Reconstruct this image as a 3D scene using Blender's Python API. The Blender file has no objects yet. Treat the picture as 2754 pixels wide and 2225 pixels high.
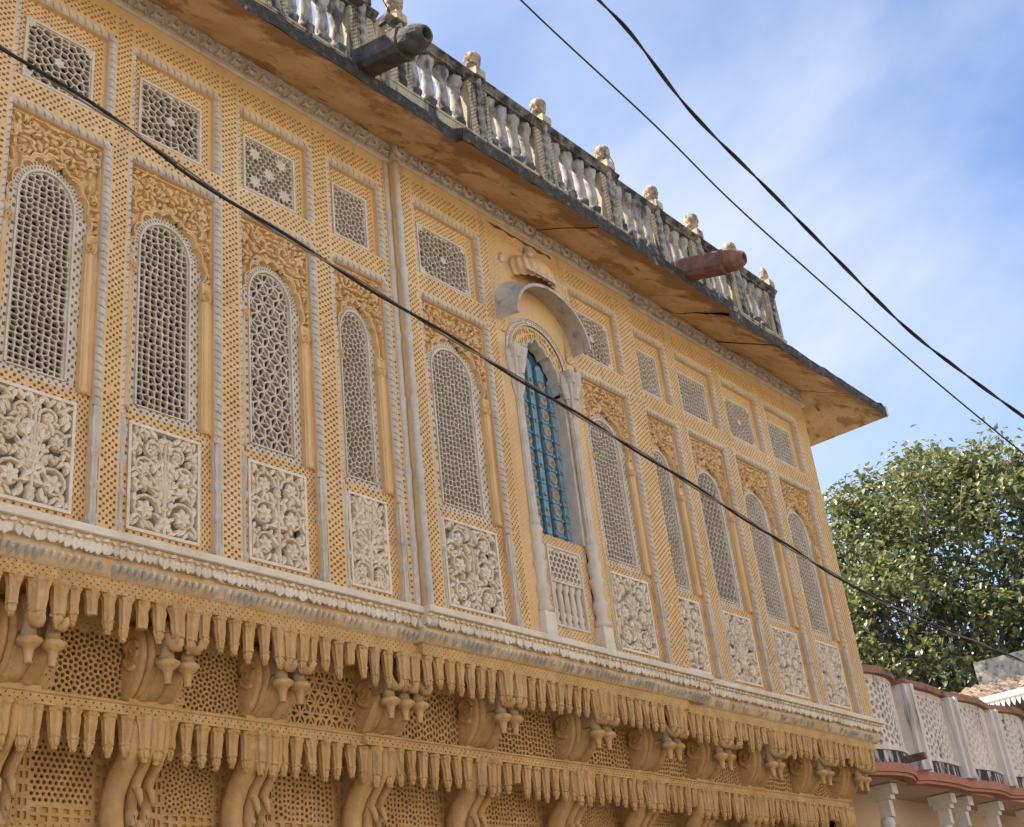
import bpy, math, random
from mathutils import Vector, Matrix
R_ = math.radians
SC = bpy.context.scene
COL = SC.collection
random.seed(7)
# ------------------------------------------------------------------ camera, sky, sun, exposure
cam = bpy.data.cameras.new('camera')
cam.sensor_width = 36.0
cam.lens = 3420.52 / 2754 * 36.0
cam.clip_end = 2000
camo = bpy.data.objects.new('camera', cam)
COL.objects.link(camo)
rt = Vector((0.645915, -0.756090, -0.105456)); up = Vector((-0.279374, -0.362666, 0.889058)); fw = Vector((0.710453, 0.544795, 0.445483))
m = Matrix((rt, up, -fw)).transposed().to_4x4()
m.translation = Vector((0, -6.4, 1.6))
camo.matrix_world = m
SC.camera = camo
SUN_EL, SUN_AZ = 52.0, 322.0        # azimuth clockwise from +Y (north): behind the carved front, from the left
world = bpy.data.worlds.new('World'); SC.world = world
world.use_nodes = True
wn = world.node_tree; wn.nodes.clear()
def nd(t, type_, **kw):
    n = t.nodes.new(type_)
    for k, v in kw.items():
        if k in n.inputs: n.inputs[k].default_value = v
        else: setattr(n, k, v)
    return n
wo = nd(wn, 'ShaderNodeOutputWorld'); wb = nd(wn, 'ShaderNodeBackground', Strength=0.15)
sky = nd(wn, 'ShaderNodeTexSky', sky_type='NISHITA', sun_disc=False, sun_elevation=R_(SUN_EL), sun_rotation=R_(SUN_AZ), altitude=1500.0, air_density=0.62, dust_density=0.25, ozone_density=2.0)
tc = nd(wn, 'ShaderNodeTexCoord')
mp = nd(wn, 'ShaderNodeMapping', vector_type='TEXTURE'); mp.inputs['Location'].default_value = (0.3, 0.1, 0.9); mp.inputs['Rotation'].default_value = Vector((0.35, -0.72, 0.60)).to_track_quat('X', 'Z').to_euler(); mp.inputs['Scale'].default_value = (1.0, 0.30, 0.42)     # cirrus drawn out along one wind direction
n1 = nd(wn, 'ShaderNodeTexNoise', Scale=1.0, Detail=9.0, Roughness=0.55, Distortion=0.35)
r1 = nd(wn, 'ShaderNodeValToRGB'); r1.color_ramp.elements[0].position = 0.35; r1.color_ramp.elements[1].position = 0.70
n2 = nd(wn, 'ShaderNodeTexNoise', Scale=1.7, Detail=3.0)
r2 = nd(wn, 'ShaderNodeValToRGB'); r2.color_ramp.elements[0].position = 0.26; r2.color_ramp.elements[1].position = 0.60
mu = nd(wn, 'ShaderNodeMath', operation='MULTIPLY'); mu2 = nd(wn, 'ShaderNodeMath', operation='MULTIPLY'); mu2.inputs[1].default_value = 0.85
mx = nd(wn, 'ShaderNodeMixRGB'); mx.inputs[2].default_value = (2.35, 2.5, 2.9, 1)
wn.links.new(tc.outputs['Generated'], mp.inputs[0]); wn.links.new(mp.outputs[0], n1.inputs['Vector']); mp2_ = nd(wn, 'ShaderNodeMapping'); mp2_.inputs['Location'].default_value = (2.7, 5.2, 1.3); wn.links.new(tc.outputs['Generated'], mp2_.inputs[0]); wn.links.new(mp2_.outputs[0], n2.inputs['Vector'])
wn.links.new(n1.outputs[0], r1.inputs[0]); wn.links.new(n2.outputs[0], r2.inputs[0])
wn.links.new(r1.outputs[0], mu.inputs[0]); wn.links.new(r2.outputs[0], mu.inputs[1]); wn.links.new(mu.outputs[0], mu2.inputs[0])
wn.links.new(mu2.outputs[0], mx.inputs[0]); wn.links.new(sky.outputs[0], mx.inputs[1]); wn.links.new(mx.outputs[0], wb.inputs[0]); wn.links.new(wb.outputs[0], wo.inputs[0])
sun = bpy.data.lights.new('sun', 'SUN'); sun.energy = 5.0; sun.angle = R_(0.53); sun.color = (1.0, 0.93, 0.82)
suno = bpy.data.objects.new('sun', sun); COL.objects.link(suno)
az = R_(SUN_AZ); el = R_(SUN_EL)
sd = Vector((math.sin(az) * math.cos(el), math.cos(az) * math.cos(el), math.sin(el)))
suno.rotation_euler = sd.to_track_quat('Z', 'Y').to_euler()
suno.location = sd * 60
SC.view_settings.view_transform = 'Standard'; SC.view_settings.look = 'None'
SC.view_settings.exposure = 1.55; SC.view_settings.gamma = 1.0
SC.render.engine = 'CYCLES'
SC.cycles.use_denoising = True
SC.cycles.max_bounces = 8; SC.cycles.diffuse_bounces = 6

# ------------------------------------------------------------------ materials
def mat(name, base, var=None, vscale=3.0, vlo=0.45, vhi=0.7, stain=None, sscale=(1, 1, 1), sn=4.0, slo=0.5, shi=0.7, samt=1.0, rough=0.85, bump=0.15, bscale=60.0, third=None, tscale=2.0, tlo=0.55, thi=0.62, spec=0.25, run=None, rscale=(7, 7, 0.5), rn_=1.3, rlo=0.55, rhi=0.75, ramt=0.5):
    M = bpy.data.materials.new(name); M.use_nodes = True
    t = M.node_tree; b = t.nodes['Principled BSDF']
    b.inputs['Roughness'].default_value = rough; b.inputs['Specular IOR Level'].default_value = spec
    g = nd(t, 'ShaderNodeNewGeometry')
    cur = None
    def layer(col, scale, lo, hi, vec_scale=(1, 1, 1), amt=1.0, detail=6.0, prev=None):
        mp_ = nd(t, 'ShaderNodeMapping'); mp_.inputs['Scale'].default_value = vec_scale
        no = nd(t, 'ShaderNodeTexNoise', Scale=scale, Detail=detail, Roughness=0.6)
        mr = nd(t, 'ShaderNodeMapRange'); mr.inputs['From Min'].default_value = lo; mr.inputs['From Max'].default_value = hi; mr.inputs['To Max'].default_value = amt
        mi = nd(t, 'ShaderNodeMixRGB'); mi.inputs[2].default_value = (*col, 1)
        t.links.new(g.outputs['Position'], mp_.inputs[0]); t.links.new(mp_.outputs[0], no.inputs['Vector']); t.links.new(no.outputs[0], mr.inputs[0]); t.links.new(mr.outputs[0], mi.inputs[0])
        if prev is None: mi.inputs[1].default_value = (*base, 1)
        else: t.links.new(prev, mi.inputs[1])
        return mi.outputs[0]
    if var: cur = layer(var, vscale, vlo, vhi)
    if third: cur = layer(third, tscale, tlo, thi, prev=cur)
    if stain: cur = layer(stain, sn, slo, shi, sscale, samt, prev=cur)
    if run: cur = layer(run, rn_, rlo, rhi, rscale, ramt, prev=cur)
    if cur is None: b.inputs['Base Color'].default_value = (*base, 1)
    else: t.links.new(cur, b.inputs['Base Color'])
    if bump:
        no = nd(t, 'ShaderNodeTexNoise', Scale=bscale, Detail=5.0); bp = nd(t, 'ShaderNodeBump', Strength=bump, Distance=0.02)
        t.links.new(g.outputs['Position'], no.inputs['Vector']); t.links.new(no.outputs[0], bp.inputs['Height']); t.links.new(bp.outputs[0], b.inputs['Normal'])
    return M
def edge_stain(M, y0, y1, col, axis='Y', sc=3.0):       # water stain that spreads in from the drip edge
    t = M.node_tree; b = t.nodes['Principled BSDF']; src = b.inputs['Base Color'].links[0].from_socket
    g = nd(t, 'ShaderNodeNewGeometry'); sx = nd(t, 'ShaderNodeSeparateXYZ'); mr = nd(t, 'ShaderNodeMapRange'); no = nd(t, 'ShaderNodeTexNoise', Scale=sc, Detail=7.0, Roughness=0.65); ad = nd(t, 'ShaderNodeMath', operation='ADD'); m2 = nd(t, 'ShaderNodeMapRange'); mi = nd(t, 'ShaderNodeMixRGB'); mi.inputs[2].default_value = (*col, 1)
    mr.inputs['From Min'].default_value = y0; mr.inputs['From Max'].default_value = y1; mr.inputs['To Max'].default_value = 0.45; m2.inputs['From Min'].default_value = 0.72; m2.inputs['From Max'].default_value = 0.86; m2.inputs['To Max'].default_value = 0.85
    t.links.new(g.outputs['Position'], sx.inputs[0]); t.links.new(sx.outputs[axis], mr.inputs[0]); t.links.new(g.outputs['Position'], no.inputs['Vector']); t.links.new(mr.outputs[0], ad.inputs[0]); t.links.new(no.outputs[0], ad.inputs[1]); t.links.new(ad.outputs[0], m2.inputs[0]); t.links.new(m2.outputs[0], mi.inputs[0]); t.links.new(src, mi.inputs[1]); t.links.new(mi.outputs[0], b.inputs['Base Color'])
YEL = mat('ochre_plaster', (0.72, 0.485, 0.235), (0.63, 0.395, 0.165), 2.2, 0.4, 0.72, third=(0.75, 0.54, 0.30), tscale=1.1, tlo=0.55, thi=0.72, stain=(0.46, 0.35, 0.22), sscale=(5, 5, 0.6), sn=2.0, slo=0.52, shi=0.80, samt=0.7, run=(0.33, 0.25, 0.16), rscale=(14, 14, 0.9), rn_=1.2, rlo=0.57, rhi=0.76, ramt=0.6, bump=0.25)
OCH = mat('deep_ochre_stone', (0.61, 0.385, 0.165), (0.47, 0.28, 0.105), 5.0, 0.35, 0.7, third=(0.64, 0.45, 0.24), tscale=9.0, tlo=0.55, thi=0.75, stain=(0.42, 0.31, 0.20), sscale=(4, 4, 0.8), sn=3.0, slo=0.50, shi=0.75, samt=0.6, run=(0.22, 0.15, 0.09), rscale=(9, 9, 2.5), rn_=1.6, rlo=0.60, rhi=0.74, ramt=0.55, bump=0.4, bscale=45)
WHT = mat('pale_stone', (0.66, 0.57, 0.45), (0.55, 0.45, 0.32), 6.0, 0.42, 0.75, stain=(0.44, 0.37, 0.29), sscale=(3, 3, 1), sn=3.0, slo=0.55, shi=0.8, samt=0.5, bump=0.2)
FLO = mat('cream_stone', (0.76, 0.66, 0.52), (0.60, 0.48, 0.33), 8.0, 0.45, 0.8, stain=(0.50, 0.38, 0.25), sscale=(2, 2, 1), sn=2.2, slo=0.55, shi=0.8, samt=0.5, bump=0.15)
GRY = mat('grey_lime_stone', (0.62, 0.54, 0.44), (0.49, 0.415, 0.33), 7.0, 0.4, 0.7, stain=(0.58, 0.45, 0.29), sscale=(1, 1, 1), sn=2.5, slo=0.58, shi=0.8, samt=0.5, run=(0.32, 0.28, 0.23), rscale=(9, 9, 1.5), rn_=1.8, rlo=0.56, rhi=0.75, ramt=0.5, bump=0.4, bscale=70)
COR = mat('washed_cornice_stone', (0.70, 0.61, 0.48), (0.60, 0.45, 0.28), 5.0, 0.50, 0.62, stain=(0.43, 0.42, 0.42), sscale=(1, 1, 0.5), sn=3.2, slo=0.46, shi=0.56, samt=0.85, run=(0.40, 0.28, 0.16), rscale=(9, 9, 0.8), rn_=1.5, rlo=0.58, rhi=0.72, ramt=0.5, bump=0.3, bscale=50)
COV = mat('ochre_washed_cove', (0.66, 0.53, 0.36), (0.60, 0.42, 0.22), 3.0, 0.46, 0.60, stain=(0.44, 0.42, 0.40), sn=4.0, slo=0.58, shi=0.68, samt=0.7, run=(0.42, 0.28, 0.14), rscale=(10, 10, 0.8), rn_=1.5, rlo=0.54, rhi=0.68, ramt=0.6, bump=0.3)
SLB = mat('slab_stone', (0.74, 0.66, 0.53), (0.62, 0.51, 0.36), 4.0, 0.4, 0.7, stain=(0.45, 0.42, 0.38), sn=6.0, slo=0.58, shi=0.72, samt=0.6, run=(0.48, 0.34, 0.20), rscale=(12, 12, 1), rn_=1.3, rlo=0.56, rhi=0.75, ramt=0.5, bump=0.3)
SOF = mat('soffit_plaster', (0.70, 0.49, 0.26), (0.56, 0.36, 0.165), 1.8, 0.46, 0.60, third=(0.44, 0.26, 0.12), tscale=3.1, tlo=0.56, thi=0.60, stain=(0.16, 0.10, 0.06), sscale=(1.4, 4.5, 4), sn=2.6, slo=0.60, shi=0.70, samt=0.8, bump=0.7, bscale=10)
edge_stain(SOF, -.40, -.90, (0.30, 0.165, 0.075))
BLK = mat('black_weathered_stone', (0.045, 0.038, 0.030), (0.13, 0.11, 0.085), 14.0, 0.48, 0.75, stain=(0.38, 0.32, 0.23), sn=6.0, slo=0.62, shi=0.70, samt=0.75, bump=1.0, bscale=35)
BAL = mat('weathered_baluster_stone', (0.42, 0.33, 0.20), (0.33, 0.27, 0.19), 6.0, 0.42, 0.6, stain=(0.03, 0.026, 0.024), sscale=(6, 6, 1.0), sn=1.6, slo=0.51, shi=0.63, samt=0.93, bump=0.4, bscale=60)
CLN = mat('mouldy_colonnette_stone', (0.33, 0.29, 0.24), (0.22, 0.19, 0.16), 8.0, stain=(0.03, 0.027, 0.025), sscale=(5, 5, 1.5), sn=1.8, slo=0.48, shi=0.62, samt=0.9, bump=0.3)
RAI = mat('black_streaked_rail_stone', (0.20, 0.17, 0.13), (0.12, 0.105, 0.085), 8.0, stain=(0.028, 0.025, 0.023), sscale=(3, 3, 3), sn=2.4, slo=0.40, shi=0.56, samt=0.95, bump=0.7, bscale=40)
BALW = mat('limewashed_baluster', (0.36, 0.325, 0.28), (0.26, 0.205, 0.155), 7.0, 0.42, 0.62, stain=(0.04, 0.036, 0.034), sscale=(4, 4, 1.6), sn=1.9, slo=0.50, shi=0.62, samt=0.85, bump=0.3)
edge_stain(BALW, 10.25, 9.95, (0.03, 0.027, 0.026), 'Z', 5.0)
FIN = mat('finial_stone', (0.40, 0.285, 0.165), (0.20, 0.15, 0.10), 12.0, 0.4, 0.6, stain=(0.03, 0.028, 0.026), sscale=(2, 2, 2), sn=7.0, slo=0.54, shi=0.62, samt=0.8, bump=0.3)
BLU = mat('blue_painted_wood', (0.20, 0.345, 0.39), (0.13, 0.24, 0.29), 9.0, 0.4, 0.65, stain=(0.33, 0.36, 0.33), sscale=(6, 6, 1), sn=5.0, slo=0.54, shi=0.75, samt=0.5, bump=0.35, rough=0.6)
BLD = mat('dark_blue_paint', (0.035, 0.09, 0.14), (0.06, 0.13, 0.18), 9.0, rough=0.6, bump=0.2)
IRN = mat('worn_brass_boss', (0.36, 0.30, 0.23), (0.20, 0.16, 0.12), 20.0, rough=0.6, bump=0.3)
SPG = mat('grey_spout_stone', (0.10, 0.088, 0.078), (0.045, 0.04, 0.036), 7.0, 0.4, 0.65, stain=(0.28, 0.23, 0.16), sn=6.0, slo=0.62, shi=0.72, bump=0.7, bscale=26)
SPR = mat('terracotta_spout', (0.26, 0.115, 0.075), (0.13, 0.07, 0.05), 9.0, 0.4, 0.65, stain=(0.45, 0.30, 0.16), sn=5.0, slo=0.62, shi=0.72, bump=0.5, bscale=30)
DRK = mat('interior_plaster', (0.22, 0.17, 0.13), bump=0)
HOO = mat('stained_hood_plaster', (0.52, 0.46, 0.39), (0.42, 0.36, 0.30), 4.0, 0.4, 0.65, stain=(0.16, 0.13, 0.11), sscale=(3, 3, 2), sn=3.0, slo=0.55, shi=0.72, samt=0.8, bump=0.4, bscale=30)
HIDP = mat('roof_plaster', (0.35, 0.30, 0.24), (0.22, 0.19, 0.16), 1.5, bump=0.2)
CBL = mat('black_cable', (0.022, 0.017, 0.015), rough=0.5, bump=0)
WIR = mat('bare_strand', (0.20, 0.17, 0.13), rough=0.45, bump=0.3, bscale=300)
B2W = mat('stained_white_parapet', (0.72, 0.66, 0.58), (0.60, 0.52, 0.44), 2.5, 0.4, 0.7, stain=(0.07, 0.06, 0.055), sscale=(5, 5, 0.45), sn=1.5, slo=0.57, shi=0.70, samt=0.8, bump=0.25)
B2D = mat('blackened_white_plinth', (0.62, 0.60, 0.58), (0.5, 0.47, 0.44), 3.0, stain=(0.025, 0.025, 0.027), sscale=(7, 7, 1.4), sn=1.6, slo=0.40, shi=0.52, samt=0.95, bump=0.25)
B2R = mat('red_oxide_plaster', (0.45, 0.20, 0.135), (0.38, 0.17, 0.12), 5.0, stain=(0.14, 0.09, 0.075), sn=7.0, slo=0.60, shi=0.75, samt=0.7, bump=0.2)
B2C = mat('terracotta_coping', (0.37, 0.185, 0.115), (0.25, 0.13, 0.09), 6.0, 0.4, 0.65, stain=(0.09, 0.065, 0.06), sn=3.0, slo=0.52, shi=0.66, samt=0.85, bump=0.4)
B2P = mat('beige_pink_plaster', (0.60, 0.45, 0.35), (0.52, 0.38, 0.28), 1.2, 0.4, 0.7, stain=(0.25, 0.18, 0.14), sn=3.5, slo=0.66, shi=0.78, samt=0.6, bump=0.15)
B2B = mat('white_corbel_plaster', (0.70, 0.66, 0.60), (0.60, 0.54, 0.46), 6.0, bump=0.2)
TIL = mat('old_roof_tile', (0.34, 0.24, 0.16), (0.12, 0.09, 0.07), 5.0, 0.42, 0.6, bump=0.3)
MOL = mat('mouldy_wall', (0.10, 0.095, 0.09), (0.30, 0.27, 0.24), 2.6, 0.5, 0.68, stain=(0.03, 0.03, 0.03), sn=7.0, slo=0.5, shi=0.66, bump=0.3)
BRK = mat('bark', (0.14, 0.11, 0.085), (0.24, 0.20, 0.16), 8.0, bump=0.5, bscale=25)
CRM = mat('cream_street_plaster', (0.74, 0.62, 0.46), (0.66, 0.54, 0.39), 0.8, bump=0.1)
PEEL = mat('bare_brown_render', (0.19, 0.10, 0.05), (0.12, 0.065, 0.035), 20.0, bump=0.4)
NEK = mat('sooty_neck_stone', (0.36, 0.26, 0.155), (0.45, 0.30, 0.14), 9.0, bump=0.3)
STR = mat('dusty_paving', (0.11, 0.095, 0.08), (0.085, 0.073, 0.064), 0.7, bump=0.15, bscale=8)
def leafmat(name, c1, c2, c3):
    M = bpy.data.materials.new(name); M.use_nodes = True; t = M.node_tree; b = t.nodes['Principled BSDF']; out = t.nodes['Material Output']
    g = nd(t, 'ShaderNodeNewGeometry'); no = nd(t, 'ShaderNodeTexNoise', Scale=7.0, Detail=2.0); cr = nd(t, 'ShaderNodeValToRGB')
    e = cr.color_ramp.elements; e[0].position = 0.36; e[0].color = (*c1, 1); e[1].position = 0.52; e[1].color = (*c2, 1); x = cr.color_ramp.elements.new(0.70); x.color = (*c3, 1)
    t.links.new(g.outputs['Position'], no.inputs['Vector']); t.links.new(no.outputs[0], cr.inputs[0]); t.links.new(cr.outputs[0], b.inputs['Base Color'])
    b.inputs['Roughness'].default_value = 0.36; b.inputs['Specular IOR Level'].default_value = 0.6
    tr = nd(t, 'ShaderNodeBsdfTranslucent'); ms = nd(t, 'ShaderNodeMixShader'); ms.inputs[0].default_value = 0.30
    t.links.new(cr.outputs[0], tr.inputs[0]); t.links.new(b.outputs[0], ms.inputs[1]); t.links.new(tr.outputs[0], ms.inputs[2]); t.links.new(ms.outputs[0], out.inputs[0])
    return M
LEAF = leafmat('peepal_leaf', (0.075, 0.095, 0.032), (0.165, 0.185, 0.070), (0.43, 0.39, 0.16))

# ------------------------------------------------------------------ mesh helpers
class MB:
    fl = (.8, .7); cr = 1.0
    def __init__(s): s.v = []; s.f = []; s.sm = []
    def add(s, vs, fs, smooth=False):
        o = len(s.v); s.v += [tuple(p) for p in vs]; s.f += [tuple(i + o for i in f) for f in fs]; s.sm += [smooth] * len(fs)
    def quad(s, a, b, c, d): s.add((a, b, c, d), ((0, 1, 2, 3),))
    def box(s, x0, x1, y0, y1, z0, z1):
        s.add([(x, y, z) for z in (z0, z1) for y in (y0, y1) for x in (x0, x1)], [(0, 2, 3, 1), (4, 5, 7, 6), (0, 1, 5, 4), (2, 6, 7, 3), (0, 4, 6, 2), (1, 3, 7, 5)])
    def prism_x(s, prof, x0, x1, caps=True):      # profile of (y, z) swept along x
        n = len(prof)
        vs = [(x0, y, z) for y, z in prof] + [(x1, y, z) for y, z in prof]
        fs = [(i, (i + 1) % n, (i + 1) % n + n, i + n) for i in range(n)]
        if caps: fs += [tuple(range(n))[::-1], tuple(range(n, 2 * n))]
        s.add(vs, fs)
    def lathe(s, prof, c, n=10, flute=0.0, nf=0, twist=0.0, smooth=True, sy=1.0, cap=True):   # profile of (r, z), axis z
        vs = []; m = len(prof)
        for r, z in prof:
            for k in range(n):
                a = 2 * math.pi * k / n
                rr = r * (1 + flute * math.cos(nf * (a + twist * z))) if nf else r
                vs.append((c[0] + rr * math.cos(a), c[1] + rr * math.sin(a) * sy, c[2] + z))
        fs = [(j * n + k, j * n + (k + 1) % n, (j + 1) * n + (k + 1) % n, (j + 1) * n + k) for j in range(m - 1) for k in range(n)]
        if cap: fs += [tuple(range(n))[::-1], tuple(range((m - 1) * n, m * n))]
        s.add(vs, fs, smooth)
    def tube(s, pts, rad, n=6, smooth=True):
        pts = [Vector(p) for p in pts]; m = len(pts); vs = []
        ref = Vector((0, 0, 1))
        for i, p in enumerate(pts):
            t = (pts[min(i + 1, m - 1)] - pts[max(i - 1, 0)]).normalized()
            a = t.cross(ref)
            if a.length < 1e-3: a = t.cross(Vector((0, 1, 0)))
            a.normalize(); b = t.cross(a); ref = -b if False else ref
            r = rad[i] if isinstance(rad, (list, tuple)) else rad
            for k in range(n):
                q = 2 * math.pi * k / n
                vs.append(p + (a * math.cos(q) + b * math.sin(q)) * r)
        fs = [(j * n + k, j * n + (k + 1) % n, (j + 1) * n + (k + 1) % n, (j + 1) * n + k) for j in range(m - 1) for k in range(n)]
        fs += [tuple(range(n))[::-1], tuple(range((m - 1) * n, m * n))]
        s.add(vs, fs, smooth)
    def ribbon(s, pts, w, y0, h):                # ridged relief strip in the x-z plane: edges at y0, crest h in front
        m = len(pts); vs = []
        for i, (x, z) in enumerate(pts):
            x0, z0 = pts[max(i - 1, 0)]; x1, z1 = pts[min(i + 1, m - 1)]
            dx, dz = x1 - x0, z1 - z0; l = math.hypot(dx, dz) or 1; nx, nz = -dz / l, dx / l
            ww = w[i] if isinstance(w, (list, tuple)) else w
            hh = h * (0.55 + 0.45 * min(1, ww / (0.012)))
            vs += [(x + nx * ww, y0, z + nz * ww), (x + nx * ww * s.fl[0], y0 - hh * s.fl[1], z + nz * ww * s.fl[0]), (x, y0 - hh * s.cr, z), (x - nx * ww * s.fl[0], y0 - hh * s.fl[1], z - nz * ww * s.fl[0]), (x - nx * ww, y0, z - nz * ww)]
        fs = [(j * 5 + k, j * 5 + k + 1, j * 5 + 6 + k, j * 5 + 5 + k) for j in range(m - 1) for k in range(4)]
        fs += [(4, 3, 2, 1, 0), tuple((m - 1) * 5 + k for k in range(5))]
        s.add(vs, fs)
    def leaf(s, x, z, a, L, W, y0, h, bend=0.0):
        pts = []; w = []
        for i in range(5):
            t = i / 4; aa = a + bend * t
            if i == 0: px, pz = x, z
            else: px, pz = px + L / 4 * math.cos(aa), pz + L / 4 * math.sin(aa)
            pts.append((px, pz)); w.append(W * (0.3, 0.85, 1.0, 0.7, 0.08)[i])
        s.ribbon(pts, w, y0, h)
    RN = random.Random(77)
    def holes(s, f, nu, nv, yf, dep, hs=0.62, par=0, jit=0.0, every=False, rnd=None, tri=False):   # pierced plate on a mapped grid, pockets in a checker pattern
        for i in range(nu):
            for j in range(nv):
                P = [f((i + a) / nu, (j + b) / nv) for a, b in ((0, 0), (1, 0), (1, 1), (0, 1))]
                if not every and (i + j + par) % 2:
                    s.add([(x, yf, z) for x, z in P], ((0, 1, 2, 3),)); continue
                cx = sum(p[0] for p in P) / 4; cz = sum(p[1] for p in P) / 4
                k = hs * s.RN.uniform(.84, 1.08)
                if not rnd:
                    if s.RN.random() < .02: s.add([(x, yf, z) for x, z in P], ((0, 1, 2, 3),)); continue
                    cx += (P[1][0] - P[0][0]) * s.RN.uniform(-.07, .07); cz += (P[3][1] - P[0][1]) * s.RN.uniform(-.07, .07)
                if rnd: k = hs * rnd.uniform(0.75, 1.1); cx += (P[1][0] - P[0][0]) * rnd.uniform(-jit, jit); cz += (P[3][1] - P[0][1]) * rnd.uniform(-jit, jit)
                Q = [(cx + (x - cx) * k, cz + (z - cz) * k) for x, z in P]
                if tri:
                    q = rnd.randrange(4); Q[q] = (cx * .7 + Q[q][0] * .3, cz * .7 + Q[q][1] * .3)
                vs = [(x, yf, z) for x, z in P] + [(x, yf, z) for x, z in Q] + [(x, yf + dep, z) for x, z in Q]
                s.add(vs, [(a, (a + 1) % 4, (a + 1) % 4 + 4, a + 4) for a in range(4)] + [(a + 4, (a + 1) % 4 + 4, (a + 1) % 4 + 8, a + 8) for a in range(4)] + [(8, 9, 10, 11)])
    def mesh(s, name, M):
        me = bpy.data.meshes.new(name); me.from_pydata(s.v, [], s.f); me.materials.append(M)
        me.polygons.foreach_set('use_smooth', s.sm); me.update(); return me
    def build(s, name, M, parent=None):
        o = bpy.data.objects.new(name, s.mesh(name, M)); COL.objects.link(o)
        if parent: o.parent = parent
        return o
def empty(name, loc=(0, 0, 0), parent=None):
    o = bpy.data.objects.new(name, None); o.location = loc; COL.objects.link(o); o.empty_display_size = 0.2
    if parent: o.parent = parent
    return o
def tag(o, label=None, cat=None, group=None, kind=None):
    if label: o['label'] = label
    if cat: o['category'] = cat
    if group: o['group'] = group
    if kind: o['kind'] = kind
    return o
def inst(me, name, parent, loc, rz=0.0, sc=(1, 1, 1)):
    o = bpy.data.objects.new(name, me); COL.objects.link(o); o.parent = parent; o.location = loc; o.rotation_euler = (0, 0, rz); o.scale = sc; return o
def rect(x0, x1, z0, z1): return lambda u, v: (x0 + (x1 - x0) * u, z0 + (z1 - z0) * v)
def clip(poly, nx, nz, d):        # keep nx*x + nz*z <= d
    out = []; n = len(poly)
    for i in range(n):
        a = poly[i]; b = poly[(i + 1) % n]; da = nx * a[0] + nz * a[1] - d; db = nx * b[0] + nz * b[1] - d
        if da <= 0: out.append(a)
        if da * db < 0:
            t = da / (da - db); out.append((a[0] + (b[0] - a[0]) * t, a[1] + (b[1] - a[1]) * t))
    return out
def lattice(mb, poly, seeds, pitch, bar, yf, dep, ridge=0.005, flare=0.10):
    G = {}
    for p in seeds: G.setdefault((int(p[0] // pitch), int(p[1] // pitch)), []).append(p)
    for s in seeds:
        gi, gj = int(s[0] // pitch), int(s[1] // pitch)
        nb = [q for a in range(-3, 4) for b in range(-3, 4) for q in G.get((gi + a, gj + b), ()) if q is not s]
        nb.sort(key=lambda q: (q[0] - s[0]) ** 2 + (q[1] - s[1]) ** 2)
        c = poly
        for q in nb[:18]:
            nx, nz = q[0] - s[0], q[1] - s[1]
            if nx * nx + nz * nz < 1e-8: continue
            c = clip(c, nx, nz, (nx * (q[0] + s[0]) + nz * (q[1] + s[1])) / 2)
            if len(c) < 3: break
        if len(c) < 3: continue
        d = [c[0]]
        for p in c[1:]:
            if abs(p[0] - d[-1][0]) + abs(p[1] - d[-1][1]) > 0.004: d.append(p)
        if len(d) > 2 and abs(d[0][0] - d[-1][0]) + abs(d[0][1] - d[-1][1]) < 0.004: d.pop()
        c = d; n = len(c)
        if n < 3: continue
        A = sum(c[i][0] * c[(i + 1) % n][1] - c[(i + 1) % n][0] * c[i][1] for i in range(n)) / 2
        cx = sum(p[0] for p in c) / n; cz = sum(p[1] for p in c) / n
        inr = min(abs((c[(i + 1) % n][0] - c[i][0]) * (cz - c[i][1]) - (c[(i + 1) % n][1] - c[i][1]) * (cx - c[i][0])) / (math.hypot(c[(i + 1) % n][0] - c[i][0], c[(i + 1) % n][1] - c[i][1]) or 1) for i in range(n))
        if inr < bar * 0.75: mb.add([(x, yf, z) for x, z in c], [tuple(range(n))]); continue
        k = max(0.3, 1 - bar / 2 / inr)
        vs = []; fs = []
        for i in range(n):
            v = c[i]; a = c[i - 1]; b = c[(i + 1) % n]
            p = (v[0] + (a[0] - v[0]) * .18, v[1] + (a[1] - v[1]) * .18); q = (v[0] + (b[0] - v[0]) * .18, v[1] + (b[1] - v[1]) * .18)
            kb = min(.95, k + flare); hp = (cx + (p[0] - cx) * k, cz + (p[1] - cz) * k); hq = (cx + (q[0] - cx) * k, cz + (q[1] - cz) * k)
            jp = (cx + (p[0] - cx) * kb, cz + (p[1] - cz) * kb); jq = (cx + (q[0] - cx) * kb, cz + (q[1] - cz) * kb)
            vs += [(v[0], yf, v[1]), (p[0], yf, p[1]), (q[0], yf, q[1]), (hp[0], yf + ridge, hp[1]), (hq[0], yf + ridge, hq[1]), (jp[0], yf + dep, jp[1]), (jq[0], yf + dep, jq[1])]
        for i in range(n):
            o = i * 7; o2 = ((i + 1) % n) * 7
            fs += [(o, o + 2, o + 1), (o + 1, o + 2, o + 4, o + 3), (o + 2, o2 + 1, o2 + 3, o + 4), (o + 3, o + 4, o + 6, o + 5), (o + 4, o2 + 3, o2 + 5, o + 6)]
        mb.add(vs, fs)
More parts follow.
